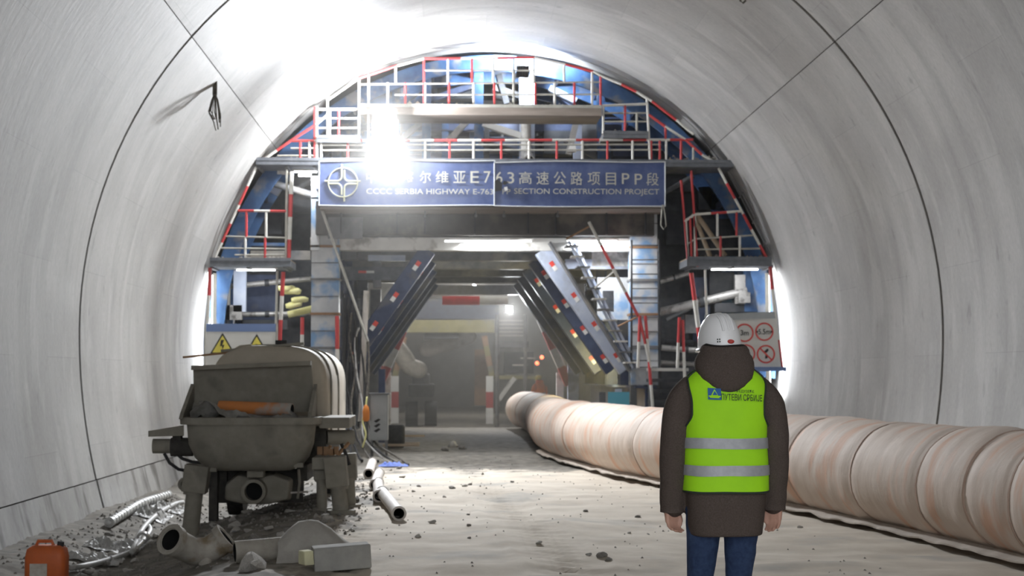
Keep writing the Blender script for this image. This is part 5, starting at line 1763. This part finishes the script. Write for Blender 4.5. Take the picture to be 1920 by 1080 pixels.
for k, (x, y, sx_, sy_) in enumerate(((215, 1030, 0.28, 0.3), (180, 1052, 0.25, 0.25), (285, 968, 0.22, 0.4), (318, 958, 0.2, 0.4))):
    g = gpt(x, y)
    rows = []
    for j in range(25):
        row = []
        for i in range(25):
            u, w = i/12 - 1, j/12 - 1
            xx, yy = g.x + u*sx_, g.y + w*sy_
            h = abs(noise.noise(V(u*2.6 + k*9, w*2.6, 1)))*0.16 + abs(noise.noise(V(u*6, w*6, k)))*0.06
            row.append(V(xx, yy, gz(xx, yy) + 0.012 + h*max(0, 1 - max(abs(u), abs(w))**3)))
        rows.append(row)
    tag(MB().rings(rows, closed=False).build('plastic_sheeting', 'plastic_sheet'), ('crumpled pale plastic sheeting heaped beside the elbow mouth', 'crumpled pale plastic sheeting close to the jerry can', 'crumpled plastic sheeting under the silver hose', 'crumpled plastic sheeting behind the pump leg')[k], 'plastic sheet')


# loose stones: a few shapes shared by many individuals
def rock_mesh(seed, m):
    b = MB().ball((0, 0, 0), 1.0, 9, 6, (1, 0.8, 0.6))
    b.jitter(0.55, 0.9, seed)
    return b.build('stone', m, origin=(0, 0, 0))


protos = [rock_mesh(k + 1, 'stone' if k % 2 else 'pale_stone') for k in range(6)]
used = set()


def stone(x, y, r, label, group, z=None, k=None):
    k = rng.randrange(6) if k is None else k
    p = protos[k]
    o = p if k not in used else p.copy()
    if k in used:
        COL.objects.link(o)
    used.add(k)
    o.location = (x, y, (gz(x, y) if z is None else z) + r * 0.25)
    o.scale = (r, r * rng.uniform(.8, 1.2), r * rng.uniform(.7, 1.0))
    o.rotation_euler = (0, 0, rng.uniform(0, 6.28))
    tag(o, label, 'stone', group)


for k in range(70):
    x, y = rng.uniform(-3.9, -1.1), rng.uniform(14.2, 20.5)
    stone(x, y, rng.uniform(0.025, 0.075), 'loose stone in the rubble around the pump', 'rubble stones round the pump')
for k in range(26):
    x, y = rng.uniform(-1.1, 0.3), rng.uniform(15, 27)
    stone(x, y, rng.uniform(0.02, 0.05), 'small stone scattered beside the row of pipes', 'stones beside the pipes')
for px, py, r, lb in ((1196, 971, 0.035, 'lone clod on the open floor close to the walking person'), (1098, 960, 0.03, 'lone clod on the floor about level with the pump legs'), (1128, 1045, 0.05, 'largest of three clods low on the open floor'),
                      (1140, 1052, 0.035, 'clod closest to the viewer of three low on the floor'), (1104, 1042, 0.03, 'smallest of three clods low on the open floor'), (835, 845, 0.10, 'smaller dark clod on the cabinet side of the heap before the passage'),
                      (850, 838, 0.15, 'biggest dark clod in the heap before the passage'), (868, 842, 0.11, 'dark clod on the duct side of the heap before the passage'), (1010, 1020, 0.03, 'clod in the tyre rut on the open floor'),
                      (960, 905, 0.03, 'small clod on the pale floor nearer the duct end'), (905, 890, 0.03, 'small clod on the floor just before the dark clod heap'), (1500, 990, 0.03, 'clod lying against the duct flap behind the person'),
                      (880, 1010, 0.02, 'tiny clod on the floor between block and tyre rut'), (1180, 1000, 0.02, 'tiny clod on the floor beside the coat hem')):
    g = gpt(px, py)
    stone(g.x, g.y, r, lb, 'clods on the open floor')
g = gpt(472, 1068)
stone(g.x, g.y, 0.15, 'big grey lump in front of the short pipe', None, k=0)
if 'group' in bpy.data.objects[protos[0].name]:
    pass


def scatter(name, label, n, pos, rmin, rmax, m, cat='rubble'):
    """Grit too small to pick apart: one object."""
    b = MB()
    for k in range(n):
        c, r = pos(), rng.uniform(rmin, rmax)
        vs = [c + V(rng.uniform(-1, 1), rng.uniform(-1, 1), rng.uniform(-0.4, 0.9)) * r for _ in range(4)]
        vs = [c + V(r, 0, -.3*r), c + V(-r*rng.uniform(.4, 1), r*.8, -.3*r), c + V(-r*.7, -r*rng.uniform(.4, 1), -.3*r), c + V(rng.uniform(-.3, .3)*r, rng.uniform(-.3, .3)*r, r*rng.uniform(.5, 1))]
        b.add(vs, [(0, 2, 1), (0, 1, 3), (1, 2, 3), (2, 0, 3)])
    o = b.build(name, m, fix=False)
    return tag(o, label, cat, None, 'stuff')


def on_ground(x0, x1, y0, y1):
    def f():
        x, y = rng.uniform(x0, x1), rng.uniform(y0, y1)
        return V(x, y, gz(x, y) + 0.003)
    return f


scatter('gravel', 'fine gravel and grit strewn round the pump and wall', 2600, on_ground(-4.3, -0.9, 13.5, 24), 0.008, 0.028, 'stone')
scatter('gravel', 'sparse grit on the open floor', 400, on_ground(-0.9, 3.5, 9, 30), 0.006, 0.016, 'stone')


def on_deck(x0, x1, py, Y0, Y1):
    a, b_ = at(x0, py, 30.7), at(x1, py, 30.7)
    return lambda: V(rng.uniform(a.x, b_.x), rng.uniform(Y0, Y1), a.z + 0.03 + rng.random() ** 3 * 0.06)


scatter('rubble', 'concrete rubble left on the highest brown walkway', 260, on_deck(762, 1080, 199, 30.8, 31.5), 0.02, 0.06, 'pale_stone')
scatter('rubble', 'concrete rubble on the walkway above the warning board', 160, on_deck(402, 535, 488, 30.8, 31.5), 0.02, 0.05, 'pale_stone')
scatter('rubble', 'concrete rubble on the walkway above the limits board', 200, on_deck(1300, 1435, 486, 30.8, 31.5), 0.02, 0.05, 'stone')
scatter('rubble', 'concrete rubble on the main walkway end by the guard net', 90, on_deck(1255, 1345, 300, 30.8, 31.4), 0.02, 0.045, 'pale_stone')
scatter('rubble', 'concrete rubble on the main walkway end by the lit lining', 60, on_deck(495, 595, 300, 30.8, 31.4), 0.02, 0.045, 'pale_stone')
scatter('rubble', 'concrete rubble on the small hung walkway', 70, on_deck(1135, 1212, 250, 30.8, 31.3), 0.02, 0.04, 'pale_stone')

# wires hanging out of the lining
b0 = at(403, 152, 24.0)
W = thing('wire_bundle', 'bundle of cut wires hanging from the lining beside its long shadow', 'wires', b0)
MB().path([b0 + V(-0.25, 0, 0.10), b0 + V(-0.03, 0, 0.02), b0, b0 + V(0, 0, -0.22)], 0.035, 8).build('wire_sheath', 'wire', W, smooth=True)
for k in range(9):
    an = k / 9 * 6.28
    L = rng.uniform(0.3, 0.5)
    MB().path([b0 + V(0, 0, -0.18), b0 + V(math.cos(an)*0.05, math.sin(an)*0.05, -0.3), b0 + V(math.cos(an)*0.09, math.sin(an)*0.09, -0.3 - L*0.5), b0 + V(math.cos(an)*0.05 + 0.04, math.sin(an)*0.05, -0.26 - L)], 0.009, 6).build('wire_strand', 'wire', W, smooth=True)
hk = at(1388, 2, 22.5)
tag(MB().path([hk + V(0, 0, 0.3), hk, hk + V(0.04, 0, -0.03), hk + V(0.08, 0, 0.01)], 0.016, 6).build('hook', 'wire'), 'small dark steel hook sticking out of the crown', 'hook')
# yellow bags in the side bay
for k, (x, y) in enumerate(((548, 548), (562, 562), (552, 572), (538, 540))):
    c = at(x, y, 31.75)
    b = MB().rings([rrect(c.x, c.y, c.z + dz, a_*1.0, b_*1.0, 20, 3) for dz, a_, b_ in ((-0.06, 0.10, 0.08), (-0.04, 0.15, 0.11), (0.03, 0.16, 0.12), (0.06, 0.10, 0.07))]).jitter(0.05, 4, k)
    tag(b.build('cement_bag', 'bag_yellow', smooth='all'), ('yellow bag in the middle of those stuffed in the frame', 'yellow bag closest to the painted column', 'lowest yellow bag stuffed in the frame', 'highest yellow bag stuffed in the frame')[k], 'bag', 'yellow bags in the frame')

# ------------------------------------------------------------------ beyond the carriage
def fp(px, py, Y):
    return at(px, py, Y)


FY = 58.0
T = thing('work_trolley', 'olive steel work trolley farther down the tunnel beyond the formwork', 'work trolley', fp(835, 780, FY))
MB().span(fp(742, 600, FY), fp(926, 624, FY + 0.4)).build('olive_beam', 'olive_beam', T)
MB().span(fp(795, 624, FY + 0.2), fp(860, 636, FY + 1.0)).build('under_beam', 'dark_steel', T)
MB().span(fp(735, 560, FY + 1.5), fp(935, 598, FY + 1.7)).build('deck_front', 'navy_steel', T)
for x0, y0, x1, y1 in ((908, 630, 922, 705), (758, 632, 738, 715)):
    b = MB(); p0, p1 = fp(x0, y0, FY), fp(x1, y1, FY)
    for k in range(4):
        b.beam(p0.lerp(p1, k/4), p0.lerp(p1, (k+1)/4), 0.2, 0.22, V(0, 1, 0), k % 2)
    b.build('brace', ['rust', 'olive_beam'], T)
for x, c in ((918, 0), (741, 1)):
    g = fp(x, 705, FY)
    b = MB()
    zt = fp(x, 705, FY).z
    zb = gz(g.x, FY)
    for k in range(3):
        b.span((g.x - 0.13, FY - 0.13, lerp(zb, zt, k/3)), (g.x + 0.13, FY + 0.13, lerp(zb, zt, (k+1)/3)), k % 2)
    b.build('post', ['tape_white', 'rail_red'], T)
MB().span(fp(925, 704, FY), fp(1015, 711, FY + 0.3)).build('cross_rail', 'olive_beam', T)
MB().beam(fp(965, 708, FY), fp(935, 750, FY), 0.15, 0.2, V(0, 1, 0)).build('diagonal', 'white_paint', T)

# stair tower with pale slats and lamp
S = thing('stair_tower', 'grey scaffold stair tower with pale rungs under the distant lamp', 'scaffold', fp(965, 760, 50))
for x in (932, 985):
    MB().tube(fp(x, 590, 50), V(fp(x, 590, 50).x, 50, gz(fp(x, 590, 50).x, 50)), 0.06, 8).build('scaffold_pole', 'grey_steel', S)
for k in range(5):
    MB().span(fp(932, 600 + k*7, 50), fp(985, 602.5 + k*7, 50.1)).build('rung', 'rail_white', S)
MB().span(fp(932, 640, 50), fp(990, 652, 50.3)).build('landing', 'grey_steel', S)
MB().span(fp(945, 660, 50.3), fp(1000, 700, 50.5)).build('screen_panel', 'dark_steel', S)
for x, y in ((990, 670), (975, 683)):
    MB().span(fp(x - 14, y, 50), fp(x + 14, y + 3, 50.1)).build('rung', 'rail_white', S)

t = flood(955, 580, 47.5, (0.22, 0.22), (-0.1, -1, -0.25), FAR_W, 'small white lamp shining far down the tunnel', glow='far_glow')
for x, y in ((1007, 681), (1016, 670)):
    c = fp(x, y, 45.2)
    s_ = thing('signal_lamp', 'small red signal lamp on the rear brace, ' + ('lower one' if y > 675 else 'higher one'), 'lamp', c)
    MB().ball(c, 0.055, 12, 8).build('red_lens', 'signal_red', s_, smooth=True)
    MB().tube(c + V(0, 0.03, 0), c + V(0, 0.14, 0), 0.05, 10).build('lamp_socket', 'lamp_black', s_)
c = at(636, 684, 30.6)
s_ = thing('signal_lamp', 'small red signal lamp on the striped post behind the pump hood', 'lamp', c)
MB().ball(c, 0.035, 12, 8).build('red_lens', 'signal_red', s_, smooth=True)
MB().tube(c + V(0, 0.02, 0), c + V(0, 0.1, 0), 0.03, 10).build('lamp_socket', 'lamp_black', s_)

# white bent air pipe, far machine, timber screen, tarpaulin band
b = MB(); limb(b, [fp(728, 650, 52), fp(742, 652, 52), fp(756, 668, 52), fp(768, 686, 52), fp(785, 693, 52)], [0.30, 0.30, 0.30, 0.29, 0.28], 18, 6)
ap = tag(b.build('bent_air_pipe', 'rail_grey', smooth='all'), 'pale bent air pipe beyond the banded rear portal', 'pipe')
M_ = thing('loader', 'dark loader standing far down the tunnel below the pale bent pipe', 'machine', fp(790, 742, 54))
MB().span(fp(772, 700, 54), fp(806, 722, 56)).build('machine_cab', 'grey_steel', M_, bevel=0.05)
MB().span(fp(766, 720, 53.6), fp(815, 742, 56.5)).build('machine_frame', 'dark_steel', M_, bevel=0.05)
for x in (772, 808):
    for y in (53.9, 56.0):
        g = fp(x, 740, y)
        MB().tube(V(g.x - 0.2, y, gz(g.x, y) + 0.42), V(g.x + 0.2, y, gz(g.x, y) + 0.42), 0.43, 18).build('tyre', 'rubber', M_, smooth=40)
b = MB().span(fp(890, 655, 61), fp(915, 760, 61.2))
tag(b.build('timber_screen', 'rust'), 'upright brown timber screen far down the tunnel', 'screen')
b = MB(); limb(b, [fp(800, 655, 63), fp(835, 645, 63), fp(880, 632, 63)], [0.3, 0.32, 0.28], 14, 6)
tag(b.build('hanging_duct', 'pale_pipe', smooth='all'), 'pale sagging air duct under the far trolley beam', 'air duct')
tyre = fp(742, 805, 33.5)
bk = thing('rubber_buffer', 'black rubber block beside the cabinet in the passage mouth', 'buffer', V(tyre.x, 33.5, gz(tyre.x, 33.5)))
MB().rings([rrect(tyre.x, 33.5, gz(tyre.x, 33.5) + z, a, a, 20, 4) for z, a in ((0, 0.17), (0.03, 0.19), (0.42, 0.19), (0.46, 0.16))]).build('block', 'rubber', bk, smooth=40)

make_person(V(fp(1011, 700, 51.5).x, 51.5, gz(3, 51.5)), 0.4, 'distant person in orange vest and yellow helmet behind the duct', dict(jeans='jeans', jacket='orange_cloth', vest='orange_cloth', helmet='helmet_yellow'), False, 0.92)

# warm work lamp in the carriage; added fill lamps brighten the tunnel beyond
def globe_lamp(c, label, power, color, m):
    t = thing('work_fill_lamp', label, 'lamp', c)
    MB().tube(c, c + V(0, 0, 0.08), 0.09, 12).build('lamp_base', 'lamp_black', t)
    MB().ball(c + V(0, 0, -0.05), 0.07, 12, 8).build('lamp_globe', m, t, smooth=True)
    L = point_light('work_fill_light', c, power, color, 0.08)
    L.parent = t; L.location = V(0, 0, -0.16)
    return t


mat('warm_glow', (1, 1, 1), emit=((1.0, 0.85, 0.35), 12))
globe_lamp(V(3.45, 35.2, 1.95), 'warm yellow bulkhead lamp behind the knee braces by the duct', WARM_W, (1.0, 0.86, 0.42), 'warm_glow')
globe_lamp(V(GC - 0.6, 55.0, 5.3), 'added white fill lamp hidden under the far trolley roof', FAR_W * 1.6, (1.0, 0.97, 0.92), 'far_glow')
globe_lamp(V(GC + 0.4, 70.0, 5.5), 'added white fill lamp at the end of the excavation', FAR_W * 2.5, (1.0, 0.96, 0.9), 'far_glow')
globe_lamp(V(GC - 2.2, 46.5, 3.6), 'added white fill lamp beside the banded rear portal', FAR_W, (1.0, 0.97, 0.88), 'far_glow')

# dusty air
hz = MB().span((-4.6, 28.0, -0.3), (6.4, 89, 7.9)).build('dust_haze', 'ink_black')
m = bpy.data.materials.new('dust_haze'); m.use_nodes = True
nt = m.node_tree
nt.nodes.remove(nt.nodes['Principled BSDF'])
vs_ = nt.nodes.new('ShaderNodeVolumeScatter')
vs_.inputs['Color'].default_value = (0.9, 0.88, 0.84, 1)
vs_.inputs['Density'].default_value = 0.010
vs_.inputs['Anisotropy'].default_value = 0.35
nt.links.new(vs_.outputs[0], nt.nodes['Material Output'].inputs['Volume'])
hz.data.materials.clear(); hz.data.materials.append(m)
tag(hz, 'thin dusty haze hanging in the tunnel around the formwork', 'haze', None, 'stuff')
